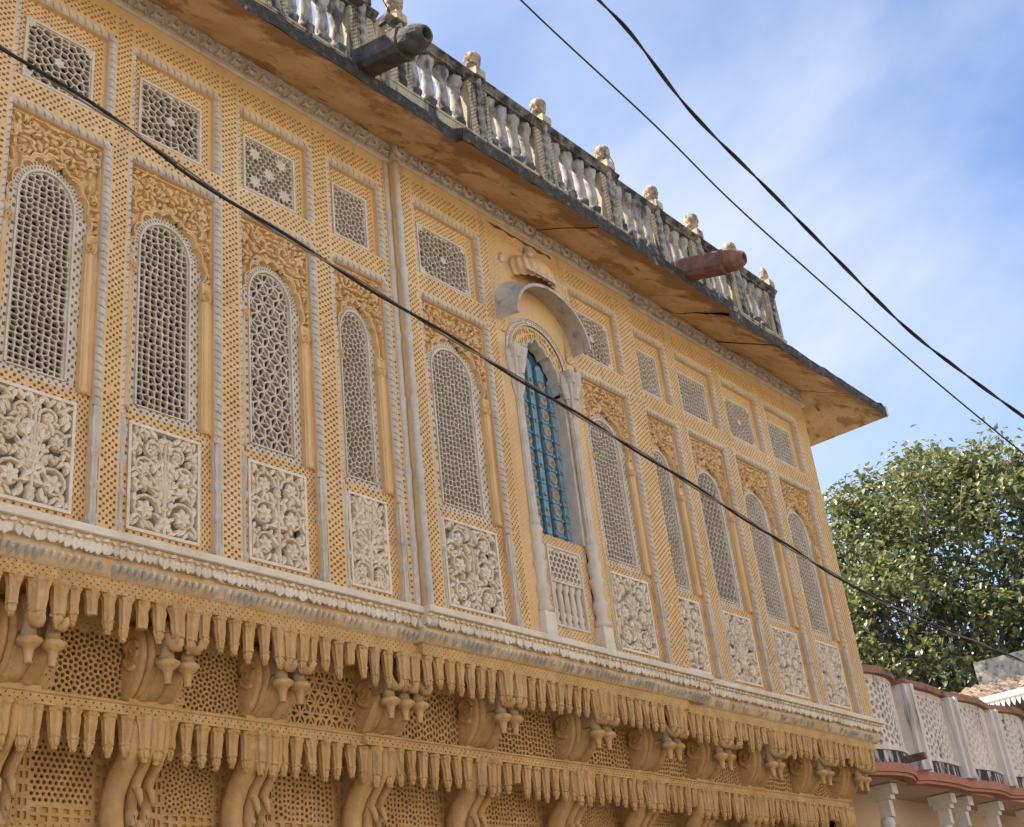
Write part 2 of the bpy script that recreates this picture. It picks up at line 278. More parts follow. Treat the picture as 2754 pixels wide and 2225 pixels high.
def seeds_for(kind, x0, x1, z0, z1, p):
    S = []; nx = int((x1 - x0) / p) + 3; nz = int((z1 - z0) / p) + 3; cx = (x0 + x1) / 2; rr = random.Random(kind + str(round(x0, 2)))
    if kind == 'square':
        for i in range(-nx, nx):
            for j in range(-1, nz + 1):
                w = 0.24 * p * ((i // 2 + j // 3) % 3 == 0)
                S.append((cx + (i + .5) * p + w, z0 + (j + .5) * p + w * (1 if i % 2 else -1)))
    elif kind == 'weave':
        for i in range(-nx, nx):
            for j in range(-1, nz + 1):
                d = abs((i * 1.0 + j * .55) % 6 - 3); e = abs((-i * 1.0 + j * .55) % 6 - 3)
                k = 0.5 if d < 0.8 or e < 0.8 else 0.0
                S.append((cx + (i + .5 + .4 * k * (j % 2)) * p, z0 + (j + .5 + k * .5 * (i % 2)) * p))
    elif kind == 'hex':
        for i in range(-nx, nx):
            for j in range(-1, int(nz / .86) + 2): S.append((cx + (i + .5 * (j % 2)) * p, z0 + j * p * .866))
    elif kind == 'petal':
        q = p * 2.0
        for i in range(-nx, nx):
            for j in range(-1, nz):
                bx = cx + (i + .5 * (j % 2)) * q; bz = z0 + j * q * .866
                for a in (0, 60, 120): S.append((bx + q / 2 * math.cos(R_(a)), bz + q / 2 * math.sin(R_(a))))
                S.append((bx + q * .5, bz + q * .289)); 
    elif kind == 'star':
        q = p * 2.4
        for i in range(-nx, nx):
            for j in range(-1, nz):
                bx = cx + (i + .5 * (j % 2)) * q; bz = z0 + j * q * .86; S.append((bx, bz))
                for a in range(6): S.append((bx + q * .36 * math.cos(R_(60 * a + 30)), bz + q * .36 * math.sin(R_(60 * a + 30))))
    elif kind == 'arcs':
        cs = [(x0, z0), (x1, z0), (x0, z1), (x1, z1), (cx, (z0 + z1) / 2)]
        for a, (px, pz) in enumerate(cs):
            for r in range(0, 7):
                n = max(1, int(6.28 * r * p / p * 0.95))
                for k in range(n):
                    t = 6.2832 * (k + .5 * (r % 2)) / n; x = px + r * p * math.cos(t); z = pz + r * p * math.sin(t)
                    if all((x - o[0]) ** 2 + (z - o[1]) ** 2 >= (r * p) ** 2 - 1e-6 for o in cs): S.append((x, z))
    elif kind == 'chevron':
        for i in range(-nx, nx):
            for j in range(-1, nz * 2): S.append((cx + (i + (.35 if j % 2 else -.1)) * p * 1.5, z0 + j * p * .6 + (i % 2) * p * .45))
    S = [(x + rr.uniform(-.055, .055) * p, z + rr.uniform(-.055, .055) * p) for x, z in S if x0 - p < x < x1 + p and z0 - p < z < z1 + p]
    return S
def archpoly(xc, hw, z0, zs, zt, n=9):       # convex round-headed opening, counter-clockwise
    P = [(xc - hw, z0), (xc + hw, z0)]
    for i in range(n + 1):
        a = math.pi * i / n; P.append((xc + hw * math.cos(a), zs + (zt - zs) * math.sin(a)))
    return P
def cusp(xc, hw, zs, zt, t, n=9, d=0.06, pt=0.0):    # cusped arch, t from 0 (left spring) to 1 (right spring)
    a = math.pi * (1 - t); k = 1 - d + d * abs(math.sin(n * (math.pi * t) )) ** 0.6
    zz = math.sin(a); p = pt * math.exp(-((t - .5) / .06) ** 2)
    return (xc + hw * k * math.cos(a), zs + (zt - zs) * k * zz + p)

# ------------------------------------------------------------------ street, ground, opposite side (out of view: they return the light of the sunlit street)
g = MB(); g.add([(-300, -300, 0), (400, -300, 0), (400, 300, 0), (-300, 300, 0)], [(0, 1, 2, 3)])
tag(g.build('street_ground', STR), kind='structure')
OPP = empty('street_house', (6, -12.5, 0)); tag(OPP, 'plain cream plastered house across the street, facing the carved mansion', 'building')
for i_ in range(7):
    b = MB(); x_ = -26 + i_ * 8.0; h_ = (8.4, 9.2, 8.0, 8.8, 9.4, 8.2, 8.9)[i_]; b.box(x_, x_ + 7.99, -5.0, 0, 0, h_); b.box(x_, x_ + 7.99, -.1, .25, h_ - .9, h_ - .75); b.build('facade', CRM, OPP)
    for k_ in range(3):
        for z_ in (1.0, 4.2):
            b = MB(); b.box(x_ + 1 + k_ * 2.5, x_ + 2.1 + k_ * 2.5, 0, .06, z_, z_ + 1.8); b.build('shutter', BLU, OPP)

# ------------------------------------------------------------------ the carved building
B = empty('carved_building', (9, 0, 0)); INV = Vector((-9, 0, 0))
tag(B, 'ochre and white carved stone mansion front with pierced screens, deep eave and roof balustrade', 'building')
class PB(MB):
    def build(s, name, M, parent=None):
        o = MB.build(s, name, M, parent); o.location = INV if parent is not None and parent.parent is None else (0, 0, 0); return o
def part(name, par=B):
    e = empty(name, INV, par); return e
XE = 14.61; XL = 2.2; CX0, CX1 = 6.84, 10.50; CD = 0.064
YF = -0.07            # face of the piers and bands; the screens lie at y = 0
def off(x): return -CD if CX0 <= x < CX1 else 0.0
ZB, ZT = 4.50, 8.88
# body behind the screens
b = PB(); b.box(XL, XE - .02, .42, 6.0, 9.05, 9.35); b.build('roof_slab', HIDP, B)
b = PB(); b.box(XL - .3, XL, -.05, 6, 0, 9.35); b.box(XL, XE, 6.0, 6.3, 0, 9.35); b.box(XE - .25, XE - .012, .45, 6.0, 0, 9.05); b.build('rear_wall', HIDP, B)
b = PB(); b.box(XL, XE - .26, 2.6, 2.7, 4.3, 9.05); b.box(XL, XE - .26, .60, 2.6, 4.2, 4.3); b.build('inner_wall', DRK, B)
b = PB(); b.box(XL, XE - .02, .10, .42, 8.95, 9.30); b.build('wall_head', HIDP, B)

cols = [('A', 3.345, 3.887), ('B', 4.27, 4.833), ('C', 5.24, 5.776), ('D', 6.19, 6.597), ('E', 7.16, 7.835), ('G', 9.44, 10.073), ('H', 10.61, 11.09), ('I', 11.51, 12.116), ('J', 12.52, 13.15), ('K', 13.545, 14.175)]
ML, MR = 0.062, 0.095
CH = 0.040
big = dict(A=('square', .047), B=('weave', .052), C=('petal', .055), D=('star', .054), E=('weave', .048), G=('weave', .051), H=('star', .056), I=('hex', .074), J=('square', .048), K=('square', .050))
sml = dict(A='arcs', B='arcs', C='hex', D='star', E='arcs', G='arcs', H='chevron', I='weave', J='star', K='weave')

def rope(mb, p0, p1, inn, seg=0.060, w=CH, y0=YF, dy=0.030):     # carved rope on the chamfer of a recess; inn = unit vector into the recess
    L = math.hypot(p1[0] - p0[0], p1[1] - p0[1]); n = max(1, int(L / seg)); dx, dz = (p1[0] - p0[0]) / L, (p1[1] - p0[1]) / L
    rings = []
    for i in range(n):
        for a, q in ((0.02, 0.0), (0.10, 1.0), (0.86, 1.0), (0.98, 0.0)): rings.append(((i + a) / n * L, q))
    vs = []
    for t, q in rings:
        for k in range(5):
            c = k / 4; bul = 0.014 * math.sin(math.pi * c) * (0.25 + .75 * q) - 0.004 * (1 - q); s_ = min(L, max(0, t + (c - .5) * 0.030))
            nx = 0.62
            vs.append((p0[0] + dx * s_ + inn[0] * (w * c + nx * 0.5 * bul), y0 + dy * c - bul, p0[1] + dz * s_ + inn[1] * (w * c + nx * 0.5 * bul)))
    m_ = len(rings)
    fs = [(j * 5 + k, j * 5 + k + 1, j * 5 + 6 + k, j * 5 + 5 + k) for j in range(m_ - 1) for k in range(4)]
    mb.add(vs, fs)
def band(par, x0, x1, z0, z1, y, vert, cell=(0.0285, 0.0245), marg=0.012, par_=0, mat_=YEL, dep=0.05):
    b = PB(); w = x1 - x0; h = z1 - z0
    if vert:
        nu = max(2, int(round((w - 2 * marg) / cell[0]))); nu = nu + 1 - nu % 2; nv = max(2, int((h - .02) / cell[1])); a0, a1 = x0 + marg, x1 - marg; c0, c1 = z0 + .01, z1 - .01
    else:
        nu = max(2, int((w - .02) / cell[1] / 1.1)); nv = max(2, int(round((h - 2 * marg) / cell[0]))); a0, a1 = x0 + .01, x1 - .01; c0, c1 = z0 + marg, z1 - marg
    b.holes(rect(a0, a1, c0, c1), nu, nv, y, dep, 0.79, par_)
    for q in ((x0, a0, z0, z1), (a1, x1, z0, z1), (a0, a1, z0, c0), (a0, a1, c1, z1)):
        b.quad((q[0], y, q[2]), (q[1], y, q[2]), (q[1], y, q[3]), (q[0], y, q[3]))
    return b.build('perforated_band', mat_, par)
def ring_strip(b, x0, x1, z0, z1, X0, X1, Z0, Z1, y):    # plain plate with a rectangular opening
    for q in ((X0, x0, Z0, Z1), (x1, X1, Z0, Z1), (x0, x1, Z0, z0), (x0, x1, z1, Z1)):
        if q[1] - q[0] > 1e-4 and q[3] - q[2] > 1e-4: b.quad((q[0], y, q[2]), (q[1], y, q[2]), (q[1], y, q[3]), (q[0], y, q[3]))

def spiral(cx, cz, r0, r1, a0, turns, n=16):
    return [(cx + (r0 + (r1 - r0) * i / n) * math.cos(a0 + turns * 6.283 * i / n), cz + (r0 + (r1 - r0) * i / n) * math.sin(a0 + turns * 6.283 * i / n)) for i in range(n + 1)]
def flower(mb, x, z, r, y, h, n=6, a0=0.5):
    for k in range(n): mb.leaf(x, z, a0 + 6.283 * k / n, r, r * (.36 if n < 7 else .27), y, h, 0.2)
def floral(mb, x0, x1, z0, z1, y, design, seed):
    rn = random.Random(seed); w = x1 - x0; h = z1 - z0; xc = (x0 + x1) / 2; hw = w / 2; H = 0.036
    used = []
    def both(fn):
        for s in (1, -1): fn(s)
    def rib(pts, wd, yy=y, hh=H): 
        for s in (1, -1): mb.ribbon([(xc + s * px * hw, z0 + pz * h) for px, pz in pts], wd, yy, hh)
    def lf(px, pz, a, L, W, bend=0.0, hh=H):
        for s in (1, -1):
            mb.leaf(xc + s * px * hw, z0 + pz * h, a if s == 1 else math.pi - a, L, W, y - rn.uniform(0, .006), hh, bend * s)
        used.append((px * hw, pz * h, L * .45))
    mb.ribbon([(xc, z0 + h * t / 8) for t in range(9)], [.016, .012, .014, .011, .010, .011, .010, .012, .004], y, H + .004)
    if design == 'palm':
        for k in range(9):
            t = k / 8; zb = .30 + .05 * k; pts = []
            for i in range(9):
                u = i / 8; pts.append((min(.86, u ** .8 * .9), zb + (.16 + .36 * t * .8) * u - .20 * max(0, u - .72) / .28 * .5))
            rib(pts, [.004, .007, .009, .010, .010, .010, .011, .012, .010]); used.append((.8 * hw, pts[-1][1] * h, .02))
            lf(pts[-1][0] - .02, pts[-1][1], -1.9, .028, .012, -1.0)
        for a in (0.4, 0.9, 1.35): lf(.05, .86, a, .06, .014, -.3)
        cents = [(.48, .16, .10)]
    elif design == 'bouquet':
        for k in range(4):
            ang = 1.45 - .34 * k; pts = [(0.03 + u / 8 * .9 * math.cos(ang) * (u / 8) ** .25, .30 + .62 * u / 8 * math.sin(ang) - .10 * (u / 8) ** 2 * (k > 1)) for u in range(9)]
            rib(pts, [.009, .011, .012, .012, .011, .010, .009, .008, .005])
        cents = [(.56, .20, .115), (.62, .60, .085), (.36, .80, .07)]
    else:
        cents = [(.50, .17, .105), (.50, .49, .115), (.50, .81, .10)]
    for (px, pz, r) in cents:
        r = min(r, hw * .46)
        for s in (1, -1):
            sp = spiral(xc + s * px * hw, z0 + pz * h, r, r * .22, math.pi if s == 1 else 0, -1.35 * s)
            mb.ribbon(sp, [.0135 - .006 * i / 16 for i in range(17)], y, H)
            flower(mb, xc + s * px * hw, z0 + pz * h, r * .62, y - .004, H, 6, rn.random())
        used.append((px * hw, pz * h, r * .8))
        for k in range(7):
            a = 6.283 * k / 7 + rn.random(); q = (px + (r + .008) * math.cos(a) / hw, pz + (r + .008) * math.sin(a) / h)
            if 0.06 < q[0] < .93 and .04 < q[1] < .96: lf(q[0], q[1], a + rn.uniform(-.5, .9), rn.uniform(.045, .07), rn.uniform(.014, .020), rn.uniform(-.8, .8))
    for k in range(500):
        px, pz = rn.uniform(.06, .95) * hw, rn.uniform(.02, .97) * h
        if all((px - a) ** 2 + (pz - b_) ** 2 > (c + .010) ** 2 for a, b_, c in used):
            L = rn.uniform(.06, .10); a = rn.uniform(0.2, 2.6)
            lf((px - L * .4 * math.cos(a)) / hw, (pz - L * .4 * math.sin(a)) / h, a, L, rn.uniform(.017, .025), rn.uniform(-.9, .9))
            used[-1] = (px, pz, .023)
    for zz in (.02, .98):
        for s in (1, -1): mb.leaf(xc + s * hw * .93, z0 + h * zz, (math.pi * .75 if zz < .5 else -math.pi * .75) if s == 1 else (math.pi * .25 if zz < .5 else -math.pi * .25), .085, .018, y - .003, H, .2)

def clip_panel(mb, x0, x1, z0, z1):      # keep the carving inside its frame
    mb.v = [(min(max(p[0], x0 + .001), x1 - .001), p[1], min(max(p[2], z0 + .001), z1 - .001)) for p in mb.v]
designs = dict(A='bouquet', B='bouquet', C='scroll', D='palm', E='scroll', G='scroll', H='scroll', I='bouquet', J='scroll', K='bouquet')

def window_bay(nm, jl, jr, seed):
    e = part('window_bay'); oy = off((jl + jr) / 2); xc = (jl + jr) / 2; hw = (jr - jl) / 2
    x0, x1 = jl - ML, jr + MR; s0, s1 = 7.79, 8.545; g0, g1 = ZB, 7.545
    X0, X1 = x0 - CH, x1 + CH
    # recess sides
    yA = YF + .030
    for z0, z1, bot in ((s0, s1, True), (g0, g1, False)):
        b = PB()
        b.quad((x0, yA + oy, z0), (x0, oy + .05, z0), (x0, oy + .05, z1), (x0, yA + oy, z1)); b.quad((x1, yA + oy, z0), (x1, oy + .05, z0), (x1, oy + .05, z1), (x1, yA + oy, z1))
        b.quad((x0, yA + oy, z1), (x1, yA + oy, z1), (x1, oy + .05, z1), (x0, oy + .05, z1))
        if bot: b.quad((X0, YF + oy, z0), (X1, YF + oy, z0), (x1, oy + .001, z0 + .012), (x0, oy + .001, z0 + .012))
        b.build('recess', YEL, e)
    for z0, z1 in ((s0, s1), (5.50, g1)):
        b = PB(); rope(b, (X0, z0), (X0, z1 + CH), (1, 0)); rope(b, (X0, z1 + CH), (X1, z1 + CH), (0, -1)); rope(b, (X1, z0), (X1, z1 + CH), (-1, 0))
        b.v = [(p[0], p[1] + oy, p[2]) for p in b.v]; b.build('rope_moulding', GRY, e)
    # lower colonnettes at the recess edges
    prof = [(.028, 0), (.032, .03), (.022, .045), (.019, .20), (.031, .225), (.031, .24), (.019, .265), (.018, .42), (.031, .445), (.031, .46), (.019, .485), (.018, .64), (.032, .67), (.033, .695), (.020, .72), (.024, .78), (.032, .88), (.021, .97), (.020, 1.0)]
    for xx in (X0 + CH * .45, X1 - CH * .45):
        b = PB(); b.lathe([(r * 1.15, z) for r, z in prof], (xx, YF + .02 + oy, ZB), 14, .12, 7, smooth=False); b.build('colonnette', GRY, e)
    # small upper screen
    zj0, zj1 = 7.85, 8.39
    b = PB(); bx0, bx1 = x0, x1
    for q in ((x0, jl, s0, s1, True), (jr, x1 - .025, s0, s1, True), (jl, jr, zj1, s1, False), (jl, jr, s0, zj0, False)):
        w, h = q[1] - q[0], q[3] - q[2]
        if q[4]: b.holes(rect(*q[:4]), max(3, int(round(w / .026)) | 1), int(h / .0235), oy, .04, .76)
        else: b.holes(rect(*q[:4]), int(w / .025), max(3, int(round(h / .026)) | 1), oy, .04, .76)
    b.quad((x1 - .025, oy, s0), (x1, oy, s0), (x1, oy, s1), (x1 - .025, oy, s1)); b.build('perforated_border', YEL, e)
    fr = .020; b = PB()
    for q in ((jl, jl + fr, zj0, zj1), (jr - fr, jr, zj0, zj1), (jl + fr, jr - fr, zj0, zj0 + fr), (jl + fr, jr - fr, zj1 - fr, zj1)): b.box(q[0], q[1], oy - .012, oy + .06, q[2], q[3])
    a = (jl + fr, jr - fr, zj0 + fr, zj1 - fr)
    pt = {'chevron': .052, 'star': .058}.get(sml[nm], .052)
    lattice(b, [(a[0], a[2]), (a[1], a[2]), (a[1], a[3]), (a[0], a[3])], seeds_for(sml[nm], *a, pt), pt, .0070, oy + .0, .034)
    if nm == 'C':
        for fx, fz in ((.2, .75), (.2, .2), (.5, .47), (.75, .8), (.8, .2)): flower(b, a[0] + (a[1] - a[0]) * fx, a[2] + (a[3] - a[2]) * fz, .066, oy, .012, 8)
    elif nm in 'ABEGJ':
        for fx, fz in ((.5, .5), (.03, .03), (.97, .97), (.03, .97), (.97, .03))[:1 if nm == 'B' else 5]: flower(b, a[0] + (a[1] - a[0]) * fx, a[2] + (a[3] - a[2]) * fz, .048, oy, .012, 6)
    b.build('small_screen', WHT, e)
    # tall screen: inner lattice, pierced white border, carved spandrel
    z0, zs, zt = 5.655, 6.93, 7.172; ih = hw * .735
    bw = hw + .008; yb = oy + .035
    k_, p_ = big[nm]; b = PB(); ap = archpoly(xc, ih, z0, zs, zt)
    lattice(b, ap, seeds_for(k_, xc - ih, xc + ih, z0, zt, p_), p_, .0078, yb + .008, .036)
    b.build('lattice_screen', WHT, e)
    pointed = .035 if nm in 'EGHIJK' else .0
    zo0 = 5.578; zos, zot = 6.80, 7.262
    def inner(t):
        if t < .28: u = t / .28; return (xc - ih, z0 + (zs - z0) * u)
        if t > .72: u = (1 - t) / .28; return (xc + ih, z0 + (zs - z0) * u)
        a = math.pi * (1 - (t - .28) / .44); return (xc + ih * math.cos(a), zs + (zt - zs) * math.sin(a))
    def outer(t, grow=0.0):
        W = bw + grow
        if t < .28: u = t / .28; return (xc - W, z0 + (zs - z0) * u)
        if t > .72: u = (1 - t) / .28; return (xc + W, z0 + (zs - z0) * u)
        a = math.pi * (1 - (t - .28) / .44); return (xc + W * math.cos(a), zs + (zot + .05 - zs) * math.sin(a))
    b = PB()
    def mp2(t, v):
        p, q = inner(t), outer(t, .045); return (p[0] + (q[0] - p[0]) * (.12 + .88 * v), p[1] + (q[1] - p[1]) * (.12 + .88 * v))
    b.holes(mp2, 132, 4, yb, .045, .76, 1)
    b.holes(rect(xc - bw - .012, xc + bw + .012, zo0, z0), int(2 * bw / .024), 3, yb, .045, .76)
    T = [i / 120 for i in range(121)]
    rim = [inner(t) for t in T]; rim2 = [mp2(t, 0) for t in T]      # raised fillet round the lattice
    for i in range(120):
        p, q, r_, s_ = rim[i], rim[i + 1], rim2[i + 1], rim2[i]
        b.add([(p[0], yb - .012, p[1]), (q[0], yb - .012, q[1]), (r_[0], yb - .012, r_[1]), (s_[0], yb - .012, s_[1]), (p[0], yb + .05, p[1]), (q[0], yb + .05, q[1]), (r_[0], yb + .001, r_[1]), (s_[0], yb + .001, s_[1])], [(0, 1, 2, 3), (0, 1, 5, 4), (3, 2, 6, 7)])
    b.box(xc - ih, xc + ih, yb - .012, yb + .05, z0 - .008, z0 + .002)
    b.build('perforated_border', WHT, e)
    # spandrel plate with a cusped opening
    b = PB(); ys = oy - .012; rn = random.Random(seed); N = 64; op = []; bo = []
    topz = g1
    for i in range(N + 1):
        t = i / N; p = cusp(xc, bw * 1.12, zos, zot, t, 9, .105, pointed); op.append(p)
        dx, dz = p[0] - xc, p[1] - (zos - .05)
        k = min((x1 - xc) / dx if dx > 1e-6 else 9e9, (x0 - xc) / dx if dx < -1e-6 else 9e9, (topz - zos + .05) / dz if dz > 1e-6 else 9e9)
        bo.append((xc + dx * k, zos - .05 + dz * k))
    for i in range(N):       # snap to corners
        if abs(bo[i][0] - x0) < 1e-5 and abs(bo[i + 1][1] - topz) < 1e-5 and abs(bo[i + 1][0] - x0) > 1e-5: bo[i + 1] = (x0, topz)
        if abs(bo[i][1] - topz) < 1e-5 and abs(bo[i + 1][0] - x1) < 1e-5 and abs(bo[i][0] - x1) > 1e-5: bo[i] = (x1, topz)
    def mp3(u, v):
        f_ = u * N; i = min(N - 1, int(f_)); w_ = f_ - i
        p = (op[i][0] * (1 - w_) + op[i + 1][0] * w_, op[i][1] * (1 - w_) + op[i + 1][1] * w_); q = (bo[i][0] * (1 - w_) + bo[i + 1][0] * w_, bo[i][1] * (1 - w_) + bo[i + 1][1] * w_)
        k = .0 + 1.0 * v; return (p[0] + (q[0] - p[0]) * k, p[1] + (q[1] - p[1]) * k)
    yk = ys + .034
    for i in range(64):
        for v0, v1, yy in ((0, .10, ys), (.10, 1, yk)):
            P = [mp3(i / 64, v0), mp3((i + 1) / 64, v0), mp3((i + 1) / 64, v1), mp3(i / 64, v1)]; b.add([(x, yy, z) for x, z in P], [(0, 1, 2, 3)])
        P = [mp3(i / 64, .10), mp3((i + 1) / 64, .10)]; b.quad((P[0][0], ys, P[0][1]), (P[1][0], ys, P[1][1]), (P[1][0], yk, P[1][1]), (P[0][0], yk, P[0][1]))
    for i in range(N):
        b.quad((op[i][0], ys, op[i][1]), (op[i + 1][0], ys, op[i + 1][1]), (op[i + 1][0], yb, op[i + 1][1]), (op[i][0], yb, op[i][1]))
    zz = zos
    for s, xa, xb in ((-1, x0, op[0][0]), (1, op[-1][0], x1)):
        b.quad((xa, ys, zo0), (xb, ys, zo0), (xb, ys, zz), (xa, ys, zz)); xi = xb if s < 0 else xa
        b.quad((xi, ys, zo0), (xi, ys, zz), (xi, yb, zz), (xi, yb, zo0))
        dd = [bo[0], op[0]] if s < 0 else [op[-1], bo[-1]]
        b.quad((dd[0][0], ys, dd[0][1]), (dd[1][0], ys, dd[1][1]), (xb, ys, zz), (xa, ys, zz)) if abs(dd[0][1] - zz) > 1e-4 else None
    b.build('carved_spandrel', YEL, e)
    b = PB(); b.fl = (.80, 1.0); b.cr = .80; H = yk - ys + .004; used = []; yk2 = yk - .002; W2 = x1 - xc
    def inside(x, z): 
        if z > g1 - .012 or abs(x) > W2 - .014: return False
        a = math.atan2(z - zos, x); t = 1 - a / math.pi
        if z < zos: return abs(x) > bw + .03 and z > zos - .16
        p = cusp(0, bw * 1.12, zos, zot, t, 9, .105, pointed); return math.hypot(x, z - zos) > math.hypot(p[0], p[1] - zos) + .028
    for (fx, fz, r_) in ((.80, .80, .058), (.42, .93, .036), (.92, .42, .040), (.62, .62, .03)):
        X_, Z_ = fx * W2 - .012, zos + fz * (g1 - zos) - .012
        if not inside(X_, Z_): continue
        used.append((X_, Z_, r_ * .8))
        for s in (1, -1):
            flower(b, xc + s * X_, Z_, r_, yk2, H, 5, 0.3 * s); b.ribbon(spiral(xc + s * X_, Z_, r_ * 1.25, r_ * .9, .5 * s, .8 * s, 12), .006, yk2, H * .8)
    for k in range(420):
        X_, Z_ = rn.uniform(0, W2), rn.uniform(zos - .15, g1)
        if inside(X_, Z_) and all((X_ - u) ** 2 + (Z_ - v) ** 2 > (c + .021) ** 2 for u, v, c in used):
            used.append((X_, Z_, .014)); a = rn.uniform(0, 6.28); L = rn.uniform(.05, .080); W_l = rn.uniform(.012, .017); bd = rn.uniform(-1.3, 1.3); dy = rn.uniform(0, .005)
            for s in (1, -1): b.leaf(xc + s * (X_ - L * .45 * math.cos(a)), Z_ - L * .45 * math.sin(a), a if s > 0 else math.pi - a, L, W_l, yk2 - dy, H, bd * s)
    b.ribbon([mp3(i / 90, .05) for i in range(91)], .006, ys + .002, .012)
    for s in (1, -1): b.ribbon([(xc + s * (W2 - .008) if s > 0 else x0 + .008, zos - .1), (xc + s * (W2 - .008) if s > 0 else x0 + .008, g1 - .01)], .008, yk2, H)
    b.ribbon([(x0 + .01, g1 - .010), (x1 - .01, g1 - .010)], .008, yk2, H)
    b.v = [(min(max(p[0], x0 + .001), x1 - .001), p[1], min(p[2], g1 - .001)) for p in b.v]
    b.build('leaf_carving', YEL, e)
    # engaged side shafts with a volute at the spring of the arch
    for s in (-1, 1):
        xx = xc + s * (bw + .034); b = PB()
        b.lathe([(.030, 0), (.034, .03), (.024, .05), (.023, .35), (.028, .38), (.023, .41), (.024, .80), (.030, .84), (.024, .87), (.026, 1.02), (.033, 1.06)], (xx, ys + .004, zo0), 10, .05, 5)
        b.build('side_shaft', YEL, e)
        b = PB(); zc = zo0 + 1.09; q = xx - s * .018
        b.ribbon(spiral(q, zc, .044, .006, -1.2 if s > 0 else 4.34, 1.9 * s, 22), .0095, ys, .042)
        b.add([(q + .040 * math.cos(a * .524), ys - .006, zc + .040 * math.sin(a * .524)) for a in range(12)], [tuple(range(12))]); b.build('volute', YEL, e)
    # apron: carved white panel in a pierced ochre border
    f0, f1 = 4.744, 5.50
    b = PB()
    for q in ((x0, jl, ZB, zo0, 1), (jr, x1, ZB, zo0, 1), (jl, jr, f1, zo0, 0), (jl, jr, ZB + .10, f0, 0)):
        w, h = q[1] - q[0], q[3] - q[2]
        if q[4]: b.holes(rect(*q[:4]), max(3, int(round(w / .026)) | 1), int(h / .025), oy, .045, .78)
        else: b.holes(rect(*q[:4]), int(w / .026), max(3, int(round(h / .026)) | 1), oy, .045, .78)
    b.build('perforated_border', YEL, e)
    b = PB(); fr = .022
    for q in ((jl, jl + fr, f0, f1), (jr - fr, jr, f0, f1), (jl + fr, jr - fr, f0, f0 + fr), (jl + fr, jr - fr, f1 - fr, f1)): b.box(q[0], q[1], oy - .016, oy + .084, q[2], q[3])
    c = PB(); c.fl = (.66, 1.0); c.cr = .74; floral(c, jl + fr, jr - fr, f0 + fr, f1 - fr, oy + .020, designs[nm], seed); clip_panel(c, jl + fr, jr - fr, f0 + fr, f1 - fr)
    b.add(c.v, c.f)
    b.quad((jl + fr, oy + .11, f0 + fr), (jr - fr, oy + .11, f0 + fr), (jr - fr, oy + .11, f1 - fr), (jl + fr, oy + .11, f1 - fr))
    b.build('floral_panel', FLO, e)
    # bands above and between the two recesses
    band(e, X0, X1, s1 + CH + .02, 8.795, YF + oy, False, marg=.012); band(e, X0, X1, g1 + CH + .003, s0 - .002, YF + oy, False, marg=.018)
    b = PB(); y = YF + oy
    for z0, z1 in ((s1 + CH, s1 + CH + .02), (8.795, ZT), (g1 + CH, g1 + CH + .003)):
        b = PB(); b.quad((X0, y, z0), (X1, y, z0), (X1, y, z1), (X0, y, z1)); b.build('plain_strip', YEL, e)
    return X0, X1
edges = []
for i, (nm, jl, jr) in enumerate(cols): edges.append(window_bay(nm, jl, jr, 100 + i))
# piers between the bays: pierced vertical bands
door_x0, door_x1 = 8.10, 9.27
gaps = []
for i in range(len(edges) - 1):
    a, b_ = edges[i][1], edges[i + 1][0]
    if cols[i][0] == 'E': gaps += [(a, door_x0), (door_x1, b_)]
    elif cols[i][0] == 'D': gaps += [(a, CX0), (CX0 + .07, b_)]
    elif cols[i][0] == 'G': gaps += [(a, CX1), (CX1, b_)]
    else: gaps.append((a, b_))
gaps.append((edges[-1][1], XE)); gaps.insert(0, (edges[0][0] - .17, edges[0][0]))
for a, b_ in gaps:
    y = YF + off((a + b_) / 2)
    if b_ - a > .05:
        for z0, z1 in ((ZB, 7.62), (7.62, 8.80)): band(B, a, b_, z0, z1, y, True)
    else:
        q = PB(); q.quad((a, y, ZB), (b_, y, ZB), (b_, y, 8.80), (a, y, 8.80)); q.build('plain_strip', YEL, B)
    q = PB(); q.quad((a, y, 8.80), (b_, y, 8.80), (b_, y, ZT), (a, y, ZT)); q.build('plain_strip', YEL, B)
q = PB(); q.box(XL, edges[0][0] - .17, YF, .1, 4.3, ZT); q.build('plain_wall', YEL, B)
q = PB(); q.quad((CX0, YF, ZB), (CX0, YF - CD, ZB), (CX0, YF - CD, ZT), (CX0, YF, ZT)); q.quad((CX0, YF - CD, ZB), (CX0 + .07, YF - CD, ZB), (CX0 + .07, YF - CD, ZT), (CX0, YF - CD, ZT)); q.build('return_wall', YEL, B)
q = PB(); q.quad((CX1, YF, ZB), (CX1, YF - CD, ZB), (CX1, YF - CD, ZT), (CX1, YF, ZT)); q.build('return_wall', YEL, B)
q = PB(); q.quad((XE, YF, ZB), (XE, .45, ZB), (XE, .45, 9.05), (XE, YF, 9.05)); q.build('return_wall', YEL, B)
def carved_shaft(x, y, r, z0, z1, name='corner_shaft', M=GRY):
    q = PB(); n = int((z1 - z0) / .045); pr = []
    for i in range(n + 1):
        z = (z1 - z0) * i / n; k = 1 + .10 * (i % 2); 
        if i % 14 in (0, 1): k = 1.3
        pr.append((r * k, z))
    q.lathe(pr, (x, y, z0), 10, .10, 5, 9.0); return q.build(name, M, B)
carved_shaft(CX0 + .028, YF - CD - .008, .030, ZB, ZT); carved_shaft(CX1 + .03, YF + .0, .016, ZB, ZT, M=WHT)
carved_shaft(CX0 - .035, YF + .0, .028, ZB, ZT)

